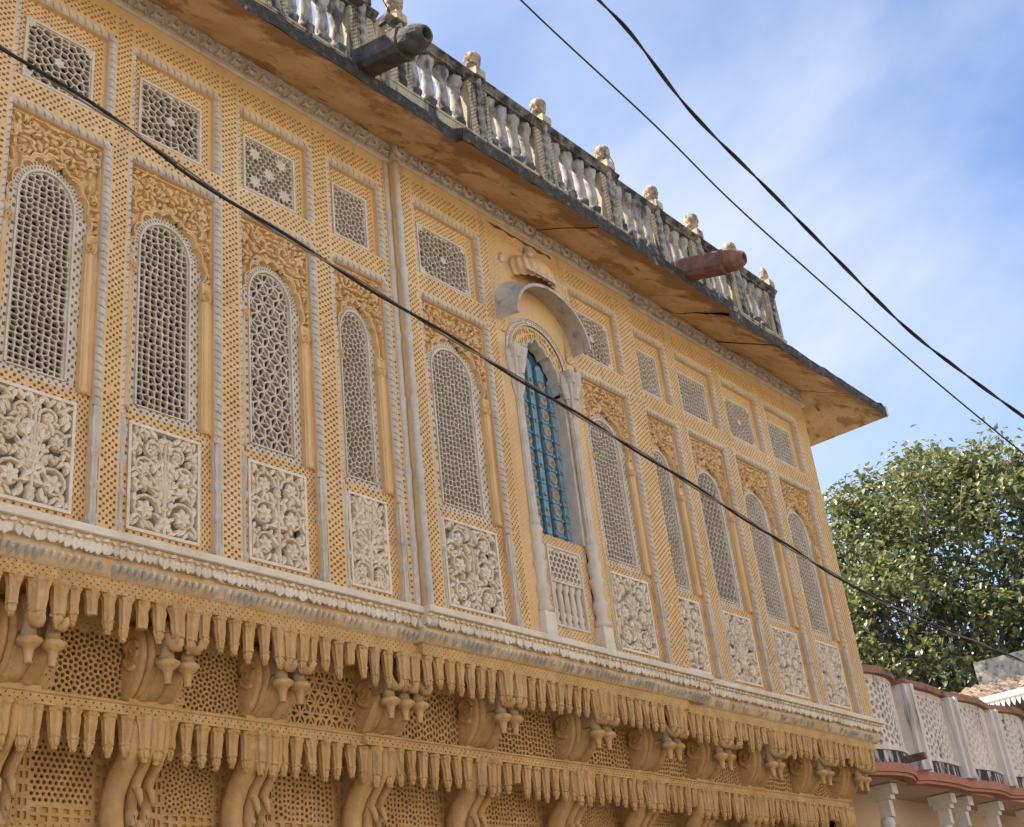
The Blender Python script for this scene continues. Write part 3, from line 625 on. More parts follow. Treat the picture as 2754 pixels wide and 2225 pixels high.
# ---------------------------------------------------------------- upper frieze and eave
def sections(): return ((XL, CX0 - .0005, 0.0), (CX0, CX1, -CD), (CX1 + .0005, XE, 0.0))
for x0, x1, oy in sections():
    q = PB(); ex = .06 if x1 > 14 else 0
    q.prism_x([(oy + .05, ZT), (oy + YF - .015, ZT), (oy + YF - .028, ZT + .012), (oy + YF - .028, ZT + .040), (oy + YF - .010, ZT + .05), (oy + YF - .02, ZT + .10), (oy + YF - .055, ZT + .185), (oy + YF - .075, ZT + .195), (oy + YF - .075, 9.125), (oy + .05, 9.125)], x0, x1 + ex)
    q.build('frieze', GRY, B)
    q = PB(); n = int((x1 - x0) / .115); rn = random.Random(int(x0 * 10))
    X0 = x0 if x0 > 3 else 3.2; n = int((x1 - X0) / .15)
    for i in range(n):
        cx = X0 + (i + .5) * (x1 - X0) / n; cz = ZT + .115; y = oy + YF - .022; s = 1 if x0 < 6 else (1 if i % 2 else -1)
        q.ribbon([(p[0], p[1]) for p in spiral(cx, cz, .070, .014, 2.6, -1.2 * s, 12)], [.014] * 6 + [.012] * 7, y, .042)
        q.leaf(cx - .055, cz - .055, .5, .10, .018, y + .004, .036, .9); q.leaf(cx + .01, cz + .01, .9 + rn.uniform(-.3, .3), .05, .014, y - .006, .032, -.8)
        q.leaf(cx + .06, cz - .06, 1.9, .09, .015, y + .006, .03, -.7)
    for i in range(int((x1 - X0) / .03)):
        cx = X0 + (i + .5) * .03; q.leaf(cx, ZT + .012, 1.57, .022, .010, oy + YF - .028, .006)
    tag(q.build('frieze_carving', GRY, B), kind='stuff')
# eave: sloping slab, ochre underneath, black along the edge; the right end is hipped round the corner
EZ0, EZ1, EQ = 8.675, 8.80, 0.867
rn = random.Random(5)
def eave(x0, x1, q_, name_edge, hip=False):
    n = max(2, int((x1 - x0) / .14)); yw = -.02; zw = 9.12
    xs = [x0 + (x1 - x0) * i / n for i in range(n + 1)]
    rows = 6; per = 7; nsl = 0; so = PB(); tilt = 0; sk = 0
    for i in range(n):
        if i % per == 0: dz_ = rn.uniform(-.012, .004); tl_ = rn.uniform(-.010, .010)
        for j in range(rows):
            P = []
            for a, b2 in ((i, j), (i + 1, j), (i + 1, j + 1), (i, j + 1)):
                v = b2 / rows; x = xs[a]
                if hip: x = xs[a] if a < n else XE + q_ * v
                else: x = xs[a]
                if a % per == 0 and a == i and i: x += .006
                P.append((x, yw + (-q_ - yw) * v, zw + (EZ0 - zw) * v + dz_ * (1 - .5 * v) + tl_ * ((a % per if a > i or a == i else 0) / per - .5) + (wob(round(xs[a], 3), b2) * .5 if 0 < b2 else 0)))
            so.quad(*P)
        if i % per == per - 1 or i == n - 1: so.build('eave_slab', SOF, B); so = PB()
    ed = PB()
    for i in range(n):
        a, c = xs[i], xs[i + 1]
        if hip and i == n - 1: c = XE + q_
        d0, d1 = wob(xs[i], rows), wob(xs[i + 1], rows)
        ed.add([(a, -q_, EZ0 + d0), (c, -q_, EZ0 + d1), (c, -q_ - .012, EZ1 + d1 * .5), (a, -q_ - .012, EZ1 + d0 * .5), (a, -q_ + .10, EZ1 + .05), (c, -q_ + .10, EZ1 + .05)], [(0, 1, 2, 3), (3, 2, 5, 4)])
    ed.build('eave_edge', BLK, B)
    tp = PB(); xe = XE + q_ if hip else x1
    tp.add([(x0, -q_ + .10, EZ1 + .05), (xe, -q_ + .10, EZ1 + .05), (x1, .42, 9.32), (x0, .42, 9.32)], [(0, 1, 2, 3)]); tp.build('eave_top', BLK, B)
W_ = {}
def wob(x, j):
    k = (round(x, 2), j)
    if k not in W_: W_[k] = rn.uniform(-.022, .022)
    return W_[k]
eave(XL, CX0 + .06, EQ, 'a'); eave(CX0 + .06, CX1 + .9, EQ + CD, 'b'); eave(CX1 + .9, XE, EQ, 'c', True)
q = PB(); q.quad((CX0 + .06, -EQ - CD, EZ0), (CX0 + .06, -.02, 9.12), (CX0 + .06, -.02, 9.3), (CX0 + .06, -EQ - CD, EZ1)); q.build('eave_step', BLK, B); q = PB(); q.quad((CX1 + .9, -EQ - CD, EZ0), (CX1 + .9, -.02, 9.12), (CX1 + .9, -.02, 9.3), (CX1 + .9, -EQ - CD, EZ1)); q.build('eave_step', BLK, B)
q = PB()     # the eave runs on round the right-hand side
for j in range(6):
    v0, v1 = j / 6, (j + 1) / 6; f = lambda v: (XE + EQ * v, -.02 + (-EQ + .02) * v, 9.12 + (EZ0 - 9.12) * v)
    g_ = lambda v: (XE + EQ * v, 3.0, 9.12 + (EZ0 - 9.12) * v); q.quad(f(v0), f(v1), g_(v1), g_(v0))
q.build('eave_soffit', SOF, B)
q = PB(); X = XE + EQ; q.add([(X, -EQ, EZ0), (X, 3, EZ0), (X + .012, 3, EZ1), (X + .012, -EQ, EZ1), (X - .1, 3, EZ1 + .05), (X - .1, -EQ, EZ1 + .05), (XE, 3, 9.32), (XE, .42, 9.32), (X, 3, EZ0), (XE, 3, 9.12)], [(0, 1, 2, 3), (3, 2, 4, 5), (5, 4, 6, 7)]); q.build('eave_edge', BLK, B)
q = PB(); q.box(X - .03, X + .02, -EQ - .02, -EQ + .03, EZ0 + .02, EZ1 + .02); q.build('eave_corner_stone', SLB, B)

# ---------------------------------------------------------------- base cornice
for x0, x1, oy in sections():
    ex = .133 if x1 > 14 else 0
    if x0 == CX0: x0 -= .04; x1 += .30
    if abs(x0 - CX1 - .0005) < 1e-6: x0 += .3
    q = PB(); e0 = ex
    q.prism_x([(oy + .1, 4.655), (oy - .133, 4.655), (oy - .137, 4.64), (oy - .137, 4.606), (oy - .128, 4.601), (oy + .1, 4.601)], x0, x1 + e0); q.build('cornice_slab', SLB, B)
    q = PB()
    q.prism_x([(oy + .1, 4.600), (oy - .105, 4.600), (oy - .095, 4.575), (oy - .088, 4.52), (oy - .055, 4.512), (oy - .055, 4.478), (oy - .062, 4.468), (oy - .050, 4.45), (oy - .025, 4.415), (oy - .004, 4.400), (oy + .1, 4.400)], x0, x1 + ex * .7); q.build('cornice_moulding', COV, B)
    xa = max(x0, 3.2); rn = random.Random(int(x0 * 7))
    q = PB(); q.fl = (.9, .8); n = int((x1 + ex * .6 - xa) / .040)
    for i in range(n):
        cx = xa + (i + .5) * (x1 + ex * .6 - xa) / n; y = oy - .090; jj = rn.uniform(-.006, .006)
        q.leaf(cx + jj, 4.565, -1.57 + rn.uniform(-.3, .3),  .066 + 2 * jj, .026 + jj, y - rn.uniform(0, .006), .013, rn.uniform(-.4, .4))
        if i % 3 == 0: q.leaf(cx - .02, 4.582, -.4, .06, .010, y - .012, .016, 1.6); q.leaf(cx + .03, 4.592, -2.4, .045, .010, y - .014, .014, -1.2); q.leaf(cx + .05, 4.588, -1.0, .04, .009, y - .013, .014, 1.0)
    tag(q.build('leaf_moulding', SLB, B), kind='stuff')
    q = PB(); n = int((x1 + ex * .3 - xa) / .052)
    for i in range(n):
        cx = xa + (i + .5) * (x1 + ex * .3 - xa) / n; k = rn.random(); 
        if k < .12 or (x0 > 10.6 and rn.random() < .55): continue
        w = .020 if k < .6 else .012; pts = []
        for j in range(5):
            t = j / 4; z = 4.466 - .060 * t; y = oy - .072 + .062 * t ** 1.6; hh = .020 * math.sin(math.pi * (t * .8 + .15))
            ww = w * (.7, 1, 1, .95, .8)[j]
            pts += [(cx - ww + .01 * t, y + .004, z), (cx - ww * .6 + .01 * t, y - hh, z), (cx + ww * .6 + .01 * t, y - hh, z), (cx + ww + .01 * t, y + .004, z)]
        q.add(pts, [(j * 4 + m_, j * 4 + m_ + 1, j * 4 + m_ + 5, j * 4 + m_ + 4) for j in range(4) for m_ in range(3)])
    tag(q.build('petal_moulding', COR, B), kind='stuff')

# ---------------------------------------------------------------- corbelled underside: pendants, bracket course, lower wall
DZ0, DZ1 = 4.310, 4.400
for x0, x1, oy in sections():
    xa = max(x0, 3.0); y = oy * .9 + .002; n = int((x1 - xa) / .024); q = PB()
    q.holes(rect(xa, x1, DZ0, DZ1), n, 4, y, .025, .42); q.quad((xa, y, DZ0), (x1, y, DZ0), (x1, .46, DZ0), (xa, .46, DZ0)); q.quad((xa, y, DZ0), (xa, .1, DZ0), (xa, .1, DZ1), (xa, y, DZ1)); q.build('perforated_band', OCH, B)
q = PB(); q.box(XL, 3.0, 0.002, .46, DZ0, DZ1); q.build('plain_wall', OCH, B)
def pendant_mesh(seed, broken=False, wide=1.0):
    q = MB(); rr = random.Random(seed); L = .268; pr = [(.044, 0), (.050, -.012), (.050, -.028), (.043, -.040), (.040, -.07), (.036, -.12), (.031, -.175), (.034, -.183), (.034, -.190), (.027, -.197), (.029, -.212), (.024, -.235), (.016, -.247), (.021, -.256), (.012, -L)]
    if broken: pr = pr[:7] + [(.020, -.178)]
    j = [rr.uniform(.92, 1.08) for _ in pr]
    q.lathe([(r * k * wide, z) for (r, z), k in zip(pr, j)], (0, 0, 0), 16, .085, 8, smooth=False)
    q.v = [(x + rr.gauss(0, .0016), y + rr.gauss(0, .0016), z + rr.gauss(0, .002)) for x, y, z in q.v]; return q.mesh('pendant', OCH)
PM = [pendant_mesh(i, wide=1 + .04 * (i % 3 - 1)) for i in range(9)]; PBK = pendant_mesh(9, True); PW = [pendant_mesh(20 + i, wide=1.18) for i in range(2)]
heads = [2.86, 3.80, 4.74, 5.66, 6.75, 7.87, 9.13, 10.235, 11.23, 12.226, 13.326, 14.25]
rn = random.Random(11)
def put(me, x, y, z, s=1.0, par=B):
    o = bpy.data.objects.new('pendant', me); COL.objects.link(o); o.parent = par; o.location = Vector((x, y, z)) + INV; o.rotation_euler = (rn.uniform(-.05, .05), rn.uniform(-.05, .05), rn.uniform(0, 6.28)); o.scale = (1, 1, s); return o
def pend_row(z, ydepth, xend, per):
    x = 3.22; k = 0
    hd = [h for h in heads]
    while x < xend - .02:
        near = min(hd, key=lambda h: abs(h - x)); yo = off(x) * per
        if abs(near - x) < .062 + .02:
            for s in (-1, 1): put(PW[k % 2], near + s * .058, ydepth + yo - .028, z, 1.10)
            x = near + .165; k += 1; continue
        put(PBK if rn.random() < .07 else rn.choice(PM), x, ydepth + yo, z, rn.uniform(.90, 1.07)); x += .124 + rn.uniform(-.006, .006)
        k += 1
pend_row(DZ0 + .012, .048, XE, .9)
XE2 = 14.30
pend_row(3.70, .385, XE2, .6)
# first bracket course: wall at y .42, pierced panels between brackets
YW1 = .42; R1Z0, R1Z1 = 3.775, DZ0 + .03
hs = heads
kinds = ['star', 'star', 'star', 'petal', 'chevron', 'square', 'square', 'weave', 'star', 'weave', 'star', 'star']
for i in range(len(hs) - 1):
    a, c = hs[i] + .17, hs[i + 1] - .17; xa, xb = hs[i] + .22 + .06, hs[i + 1] - .19 + .06
    q = PB(); x0, x1, z0, z1 = xa, xb, 3.80, 4.22
    ring_strip(q, x0 - .05, x1 + .09, z0 - .02, z1 + .05, hs[i], hs[i + 1], R1Z0 - .02, R1Z1, YW1)
    q.holes(rect(x1, x1 + .09, z0 - .02, z1 + .05), 3, int((z1 - z0) / .022), YW1, .02, .42); q.holes(rect(x0 - .05, x0, z0 - .02, z1 + .05), 2, int((z1 - z0) / .022), YW1, .02, .42)
    q.holes(rect(x0, x1, z1, z1 + .05), int((x1 - x0) / .024), 2, YW1, .02, .42); q.quad((x0, YW1, z0 - .02), (x1, YW1, z0 - .02), (x1, YW1, z0), (x0, YW1, z0))
    pt = (.046, .044, .042, .050, .046, .044, .044, .042, .046, .046, .046)[i % 11]; lattice(q, [(x0, z0), (x1, z0), (x1, z1), (x0, z1)], seeds_for(kinds[i % 12], x0, x1, z0, z1, pt), pt, .0125, YW1, .035, .003)
    q.build('pierced_panel', OCH, B)
q = PB(); q.box(XL, hs[0], YW1, .5, R1Z0 - .02, R1Z1); q.box(hs[-1], XE2 - .001, YW1, .5, R1Z0 - .02, R1Z1); q.build('plain_wall', OCH, B)
def bracket(x, oy, triple=False):
    e = part('bracket')
    xs_ = (-.075, .075) if not triple else (-.15, 0, .15)
    q = PB()      # curled leaf body: three ribs that sweep up and forward from the wall
    def sweep(xa, w, k, dz=0):
        pts = [(.42, 3.79), (.36, 3.795), (.30, 3.83), (.25, 3.89), (.215, 3.96), (.20, 4.04), (.205, 4.12), (.235, 4.20), (.29, 4.25), (.36, 4.27)]
        vs = []
        for j, (y, z) in enumerate(pts):
            yy = y - (k if 0 < j < 9 else 0) * (1 - abs(j - 5) / 7); t = min(1, j / 2)
            vs += [(xa - w, .43, z + dz), (xa - w, yy + .03, z + dz), (xa - w * .5, yy, z + dz), (xa + w * .5, yy, z + dz), (xa + w, yy + .03, z + dz), (xa + w, .43, z + dz)]
        q.add(vs, [(j * 6 + m_, j * 6 + m_ + 1, j * 6 + m_ + 7, j * 6 + m_ + 6) for j in range(len(pts) - 1) for m_ in range(5)], True)
    sweep(x - .155, .022, .00); sweep(x - .112, .020, .035); sweep(x - .03, .060, .055); sweep(x + .08, .050, .05); sweep(x + .145, .022, .0)
    for s in (-1, 1):      # scroll seen on the flank
        c = spiral(.31, 4.08, .11, .02, -1.9, 1.5 , 18)
        q.tube([(x + s * .178, y, z) for y, z in c], [.020 - .010 * i / 18 for i in range(19)], 6)
    q.box(x - .17, x + .17, .345, .42, 3.770, 3.800)
    q.build('scroll_body', OCH, e)
    for dx in xs_:
        c = PB(); xx = x + dx      # lower tongue leaf
        vs = []
        for j in range(8):
            t = j / 7; y = .33 - .16 * math.sin(t * 1.7); z = 3.79 + .24 * t; w = .050 * math.sin(.5 + t * 2.4) + .008
            vs += [(xx - w, y + .03, z), (xx - w * .5, y, z), (xx + w * .5, y, z), (xx + w, y + .03, z)]
        c.add(vs, [(j * 4 + m_, j * 4 + m_ + 1, j * 4 + m_ + 5, j * 4 + m_ + 4) for j in range(7) for m_ in range(3)], True); c.build('tongue_leaf', OCH, e)
        c = PB(); ly = .085 + oy; lz = 3.955      # lotus drop
        c.lathe([(.018, -.125), (.026, -.118), (.020, -.108), (.026, -.07), (.034, -.035), (.060, -.018), (.073, .000), (.070, .018), (.054, .026), (.050, .032)], (xx, ly, lz), 16, .07, 8); c.build('lotus_drop', OCH, e)
        c = PB(); c.lathe([(.050, .030), (.042, .08), (.034, .13), (.040, .16), (.036, .22)], (xx, ly + .01, lz), 12); c.box(xx - .032, xx + .032, ly + .01, .24, 4.03, 4.24); c.build('bracket_neck', NEK, e)
        c = PB(); c.tube([(xx, .16 + oy, 4.24), (xx, .10 + oy, 4.15), (xx, .055 + oy, 4.085), (xx, .015 + oy, 4.045), (xx, -.02 + oy, 4.035), (xx, -.045 + oy, 4.055), (xx, -.05 + oy, 4.085)], [.042, .038, .034, .030, .025, .020, .014], 8); c.build('trunk_curl', OCH, e)
for i, h in enumerate(heads): bracket(h, off(h) * .8, i == 4)
# second ledge with its pierced band
q = PB(); y2 = .345
def ledge(x0, x1, yy):
    q = PB(); q.prism_x([(.5, 3.772), (yy - .012, 3.772), (yy - .012, 3.760), (yy, 3.752), (.5, 3.752)], x0, x1); q.prism_x([(.5, 3.702), (yy - .010, 3.702), (yy - .010, 3.690), (.9, 3.690), (.9, 3.702)], x0, x1)
    q.holes(rect(x0, x1, 3.702, 3.752), int((x1 - x0) / .026), 2, yy, .02, .46); q.quad((x0, yy, 3.702), (x0, .5, 3.702), (x0, .5, 3.752), (x0, yy, 3.752)); q.build('ledge', OCH, B)
ledge(XL, 6.55, y2); ledge(6.55, CX1, y2 - .04); ledge(CX1, XE2 + .02, y2)
# lower wall
YW2 = .72
lb = [h + .05 for h in heads]
for i in range(len(lb) - 1):
    q = PB(); x0, x1, z0, z1 = lb[i] + .30, lb[i + 1] - .20, 3.20, 3.60
    ring_strip(q, x0 - .13, x1 + .19, z0 - .20, z1 + .05, lb[i], lb[i + 1], 2.2, 3.75, YW2)
    rr = random.Random(i)
    for (a, c, e_, f_, vert) in ((x0 - .08, x0, z0 - .10, z1 + .05, 1), (x1, x1 + .10, z0 - .10, z1 + .05, 1), (x0, x1, z0 - .10, z0, 0)):
        q.holes(rect(a, c, e_, f_), 2 if vert else 6, 7 if vert else 2, YW2 - .002, .02, .62, 0, .1, True, rr)
    q.holes(rect(x1 + .10, x1 + .19, z0 - .2, z1 + .05), 4, int((z1 - z0 + .25) / .024), YW2, .02, .45); q.holes(rect(x0 - .13, x0 - .08, z0 - .2, z1 + .05), 2, int((z1 - z0 + .25) / .024), YW2, .02, .45)
    q.holes(rect(x0 - .08, x1 + .10, z0 - .20, z0 - .10), int((x1 - x0 + .18) / .026), 4, YW2, .02, .45); q.quad((x0, YW2, z1), (x1, YW2, z1), (x1, YW2, z1 + .05), (x0, YW2, z1 + .05))
    k2 = ('hex', 'hex', 'star', 'square', 'square', 'weave', 'star', 'hex', 'square', 'star', 'hex')[i % 11]
    lattice(q, [(x0, z0), (x1, z0), (x1, z1), (x0, z1)], seeds_for(k2, x0, x1, z0, z1, .040), .042, .016, YW2, .04, .003); q.build('pierced_panel', OCH, B)
q = PB(); q.quad((XL, .9, 3.69), (XL, .9, 3.69), (XL, .9, 3.69), (XL, .9, 3.69)) if False else None
q = PB(); q.box(XL, XE2 - .05, 1.3, 1.4, 2.2, 3.689); q.box(XL, XE2 - .05, .80, 1.3, 3.66, 3.689); q.box(XL, XE2, .76, 1.3, 0, 2.2); q.box(XL, lb[0], YW2, .9, 2.2, 3.689); q.build('ground_floor_wall', OCH, B)
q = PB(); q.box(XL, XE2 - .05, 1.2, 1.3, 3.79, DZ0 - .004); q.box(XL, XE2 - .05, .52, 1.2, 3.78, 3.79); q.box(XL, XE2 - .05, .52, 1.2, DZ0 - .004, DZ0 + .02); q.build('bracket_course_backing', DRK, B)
def low_bracket(x):
    e = part("arm_bracket"); q = PB()
    main = [(.74, 2.60), (.66, 2.78), (.60, 2.92), (.59, 3.06), (.60, 3.16), (.585, 3.26), (.53, 3.36), (.46, 3.43), (.41, 3.50), (.40, 3.58), (.40, 3.69)]
    def arm(xa, w, pts, d):
        vs = []; n = len(pts)
        for j, (y, z) in enumerate(pts):
            y0, z0 = pts[max(j - 1, 0)]; y1, z1 = pts[min(j + 1, n - 1)]; l = math.hypot(y1 - y0, z1 - z0); ny, nz = -(z1 - z0) / l, (y1 - y0) / l
            for (u, v) in ((-1, -.4), (-.85, .5), (-.4, 1), (.4, 1), (.85, .5), (1, -.4), (1, -1.2), (-1, -1.2)): vs.append((xa + u * w, y + ny * v * d, z + nz * v * d))
        q.add(vs, [(j * 8 + m_, j * 8 + (m_ + 1) % 8, j * 8 + 8 + (m_ + 1) % 8, j * 8 + 8 + m_) for j in range(n - 1) for m_ in range(8)] + [tuple(range(8))], True)
    arm(x - .085, .065, main, .055); q.build('arm', OCH, e); q = PB()
    arm(x + .015, .030, [(y - .035, z + .01) for y, z in main[3:]], .045); q.build('arm', OCH, e); q = PB(); arm(x + .105, .030, [(y - .035, z + .01) for y, z in main[3:]], .045)
    q.build('arm', OCH, e)
    for dx in (.015, .105):
        c = PB(); xx = x + dx
        c.tube([(xx, .53, 3.30), (xx, .485, 3.27), (xx, .465, 3.21), (xx, .47, 3.15)], [.028, .026, .018, .004], 7)
        c.tube([(xx, .56, 3.20), (xx, .52, 3.14), (xx, .515, 3.06), (xx, .53, 3.00)], [.026, .022, .02, .022], 7); c.build('leaf_curl', OCH, e)
    c = PB()
    c.box(x - .15, x + .14, .50, .74, 2.2, 3.00); c.box(x - .165, x + .155, .485, .74, 2.97, 3.02); c.lathe([(.05, 0), (.06, .02), (.045, .05), (.03, .09)], (x + .06, .55, 3.02), 10); c.build('bracket_base', OCH, e)
for h in heads: low_bracket(h)
q = PB(); q.lathe([(.0, .0)], (0, 0, 0), 3) if False else None

# ---------------------------------------------------------------- doorway under its hood
D = part('doorway'); oy = -CD; xc = 8.70; y = YF + oy
dx0, dx1 = 8.375, 9.035
b = PB()     # wall plate round the arched opening
N = 48; op = [cusp(xc, .33, 7.20, 7.66, i / N, 9, .10, .05) for i in range(N + 1)]
RY, RW, RI = .60, .485, .405; zc = 7.42
def arc(r, t): a = math.pi * (1 - t); return (xc + r * math.cos(a), zc + r * 1.02 * math.sin(a))
Zs = 7.20
def sq(t):
    p = arc(RY, t); dx, dz = p[0] - xc, p[1] - zc + .25
    k = min((door_x1 - xc) / dx if dx > 1e-6 else 9e9, (door_x0 - xc) / dx if dx < -1e-6 else 9e9, (ZT - zc + .25) / dz); return (xc + dx * k, zc - .25 + dz * k)
bo = [sq(i / N) for i in range(N + 1)]
for i in range(N):
    if abs(bo[i][0] - door_x0) < 1e-5 and abs(bo[i + 1][1] - ZT) < 1e-5 and abs(bo[i + 1][0] - door_x0) > 1e-5: bo[i + 1] = (door_x0, ZT)
    if abs(bo[i][1] - ZT) < 1e-5 and abs(bo[i + 1][0] - door_x1) < 1e-5 and abs(bo[i][0] - door_x1) > 1e-5: bo[i] = (door_x1, ZT)
for i in range(N):
    p, q_ = arc(RY, i / N), arc(RY, (i + 1) / N); b.quad((p[0], y, p[1]), (q_[0], y, q_[1]), (bo[i + 1][0], y, bo[i + 1][1]), (bo[i][0], y, bo[i][1]))
for xa, xb in ((door_x0, dx0 - .03), (dx1 + .03, door_x1)): b.quad((xa, y, ZB), (xb, y, ZB), (xb, y, zc), (xa, y, zc))
for s, xa in ((0, door_x0), (N, door_x1)):
    p = arc(RY, s / N); b.add([(xa, y, zc), (p[0], y, p[1]), (bo[s][0], y, bo[s][1])], [(0, 1, 2)])
b.build('doorway_wall', YEL, D)
b = PB()
def ann(b, r0, r1, y0, y1, z=None):
    for i in range(N):
        p, q_, r_, s_ = arc(r0, i / N), arc(r0, (i + 1) / N), arc(r1, (i + 1) / N), arc(r1, i / N)
        b.quad((p[0], y0, p[1]), (q_[0], y0, q_[1]), (r_[0], y1, r_[1]), (s_[0], y1, s_[1]))
ann(b, RW, RY, y + .02, y); b.build('archivolt', YEL, D)
rr = random.Random(3); b = PB(); b.holes(lambda u, v: arc(RI + .012 + (RW - RI - .020) * v, u), 44, 2, y + .028, .03, .72, 0, .12, True, rr, True); ann(b, RI, RI + .012, y + .012, y + .012); ann(b, RI + .012, RI + .0121, y + .012, y + .028); ann(b, RW - .008, RW, y + .012, y + .012); ann(b, RW - .0081, RW - .008, y + .028, y + .012); b.build('pierced_arch_band', WHT, D)
b = PB()
def mpd(u, v):
    f_ = u * N; i = min(N - 1, int(f_)); w_ = f_ - i; p = (op[i][0] * (1 - w_) + op[i + 1][0] * w_, op[i][1] * (1 - w_) + op[i + 1][1] * w_); q_ = arc(RI, u); return (p[0] + (q_[0] - p[0]) * v, p[1] + (q_[1] - p[1]) * v)
b.holes(lambda u, v: mpd(u, .14 + .80 * v), 30, 2, y + .03, .03, .78, 0, .12, True, rr, True)
for i in range(N):
    for v0, v1 in ((0, .14), (.94, 1)): b.add([(p[0], y + .03, p[1]) for p in (mpd(i / N, v0), mpd((i + 1) / N, v0), mpd((i + 1) / N, v1), mpd(i / N, v1))], [(0, 1, 2, 3)])
b.build('carved_spandrel', YEL, D)
b = PB()     # pale cusped intrados and jambs
yd = .0
for i in range(N): b.quad((op[i][0], y + .018, op[i][1]), (op[i + 1][0], y + .018, op[i + 1][1]), (op[i + 1][0], yd + .01, op[i + 1][1]), (op[i][0], yd + .01, op[i][1]))
b.ribbon([mpd(i / 96, .05) for i in range(97)], .012, y + .032, .022)
for s, xx in ((-1, dx0), (1, dx1)):
    b.box(xx - .16 if s < 0 else xx, xx if s < 0 else xx + .16, y + .02, yd + .02, 5.64, zc - .001 if False else 7.19)
b.build('door_jamb', GRY, D)
b = PB(); b.box(xc - RI, dx0 - .001, y + .035, y + .05, 7.19, zc); b.box(dx1 + .001, xc + RI, y + .035, y + .05, 7.19, zc); b.build('jamb_head', YEL, D)
# blue door: planked leaf with stiles, studs and bosses
DO = part('door')
b = PB()
P = [(xc - .335, 5.60), (xc + .335, 5.60), (xc + .335, 7.25)] + [(xc + .335 * math.cos(math.pi * i / 12), 7.25 + .40 * math.sin(math.pi * i / 12)) for i in range(1, 12)] + [(xc - .335, 7.25)]
b.add([(px, yd + .03, pz) for px, pz in P], [tuple(range(len(P)))]); b.build('door_leaf', BLD, DO)
stile = [xc - .315, xc - .17, xc, xc + .17, xc + .315]
for k, (xa, w) in enumerate(((xc - .30, .035), (xc - .155, .055), (xc, .035), (xc + .155, .055), (xc + .30, .035))):
    b = PB(); zt_ = 7.18 + .34 * math.sqrt(max(0, 1 - ((xa - xc) / .36) ** 2)) - .03; b.box(xa - w, xa + w, yd, yd + .028, 5.60, zt_)
    b.lathe([(w, 0), (w * .98, .02), (w * .7, .05), (.004, .07)], (xa, yd + .015, zt_), 10, sy=.4); b.build('door_stile', BLU, DO)
for z in [5.72 + .165 * i for i in range(9)]:
    b = PB(); b.box(xc - .32, xc + .32, yd - .004, yd + .004, z - .003, z + .003); b.build('door_joint', BLD, DO)
bm = MB(); bm.lathe([(.056, 0), (.055, .008), (.046, .012), (.034, .006), (.024, .016), (.012, .022), (.010, .036), (.002, .040)], (0, 0, 0), 16, .05, 8); bme = bm.mesh('boss', IRN)
sm = MB(); sm.lathe([(.016, 0), (.013, .012), (.004, .018)], (0, 0, 0), 8); sme = sm.mesh('stud', IRN)
for xa in (xc - .155, xc + .155):
    for i in range(11):
        o = inst(bme, 'boss', DO, (xa, yd - .001, 5.64 + .165 * i)); o.rotation_euler = (R_(90), 0, 0)
        for s in (-.048, .048):
            if i < 10: o = inst(sme, 'stud', DO, (xa + s, yd - .001, 5.722 + .165 * i)); o.rotation_euler = (R_(90), 0, 0)
for xa in (xc - .30, xc, xc + .30):
    for i in range(11 if xa != xc else 12): o = inst(sme, 'stud', DO, (xa, yd - .001, 5.66 + .15 * i)); o.rotation_euler = (R_(90), 0, 0); o.scale = (1.2, 1.2, 1)
# guard below the door: pierced panel above small balusters, in an ochre pierced border
G = part('door_guard'); yg = oy - .03; a0, a1, z0, z1 = 8.48, 8.965, 4.80, 5.545
b = PB()
for q in ((8.335, a0, ZB, 5.64, 1), (a1, 9.078, ZB, 5.64, 1), (a0, a1, z1, 5.64, 0), (a0, a1, ZB + .1, z0, 0)):
    w, h = q[1] - q[0], q[3] - q[2]
    b.holes(rect(*q[:4]), max(3, int(round(w / .022)) | 1) if q[4] else int(w / .0225), int(h / .0195) if q[4] else max(3, int(round(h / .022)) | 1), yg, .028, .66)
b.quad((8.335, yg, 5.64), (9.078, yg, 5.64), (9.078, yd, 5.64), (8.335, yd, 5.64)); b.build('perforated_border', YEL, G)
b = PB()
for q in ((a0, a0 + .02, z0, z1), (a1 - .02, a1, z0, z1), (a0 + .02, a1 - .02, z0, z0 + .02), (a0 + .02, a1 - .02, z1 - .02, z1), (a0 + .02, a1 - .02, 5.205, 5.225)): b.box(q[0], q[1], yg - .012, yg + .06, q[2], q[3])
lattice(b, [(a0 + .02, 5.225), (a1 - .02, 5.225), (a1 - .02, z1 - .02), (a0 + .02, z1 - .02)], seeds_for('hex', a0 + .02, a1 - .02, 5.225, z1 - .02, .058), .058, .016, yg, .04); b.quad((a0, yg + .09, z0), (a1, yg + .09, z0), (a1, yg + .09, 5.2), (a0, yg + .09, 5.2)); b.build('pierced_panel', WHT, G)
gm = MB(); gm.lathe([(.030, 0), (.032, .03), (.022, .05), (.036, .10), (.022, .135), (.030, .15), (.026, .25), (.022, .31), (.034, .34), (.036, .385)], (0, 0, 0), 12, .06, 6); gme = gm.mesh('baluster', WHT)
for i in range(5): inst(gme, 'baluster', G, (a0 + .065 + i * (a1 - a0 - .13) / 4, yg + .03, z0 + .02))
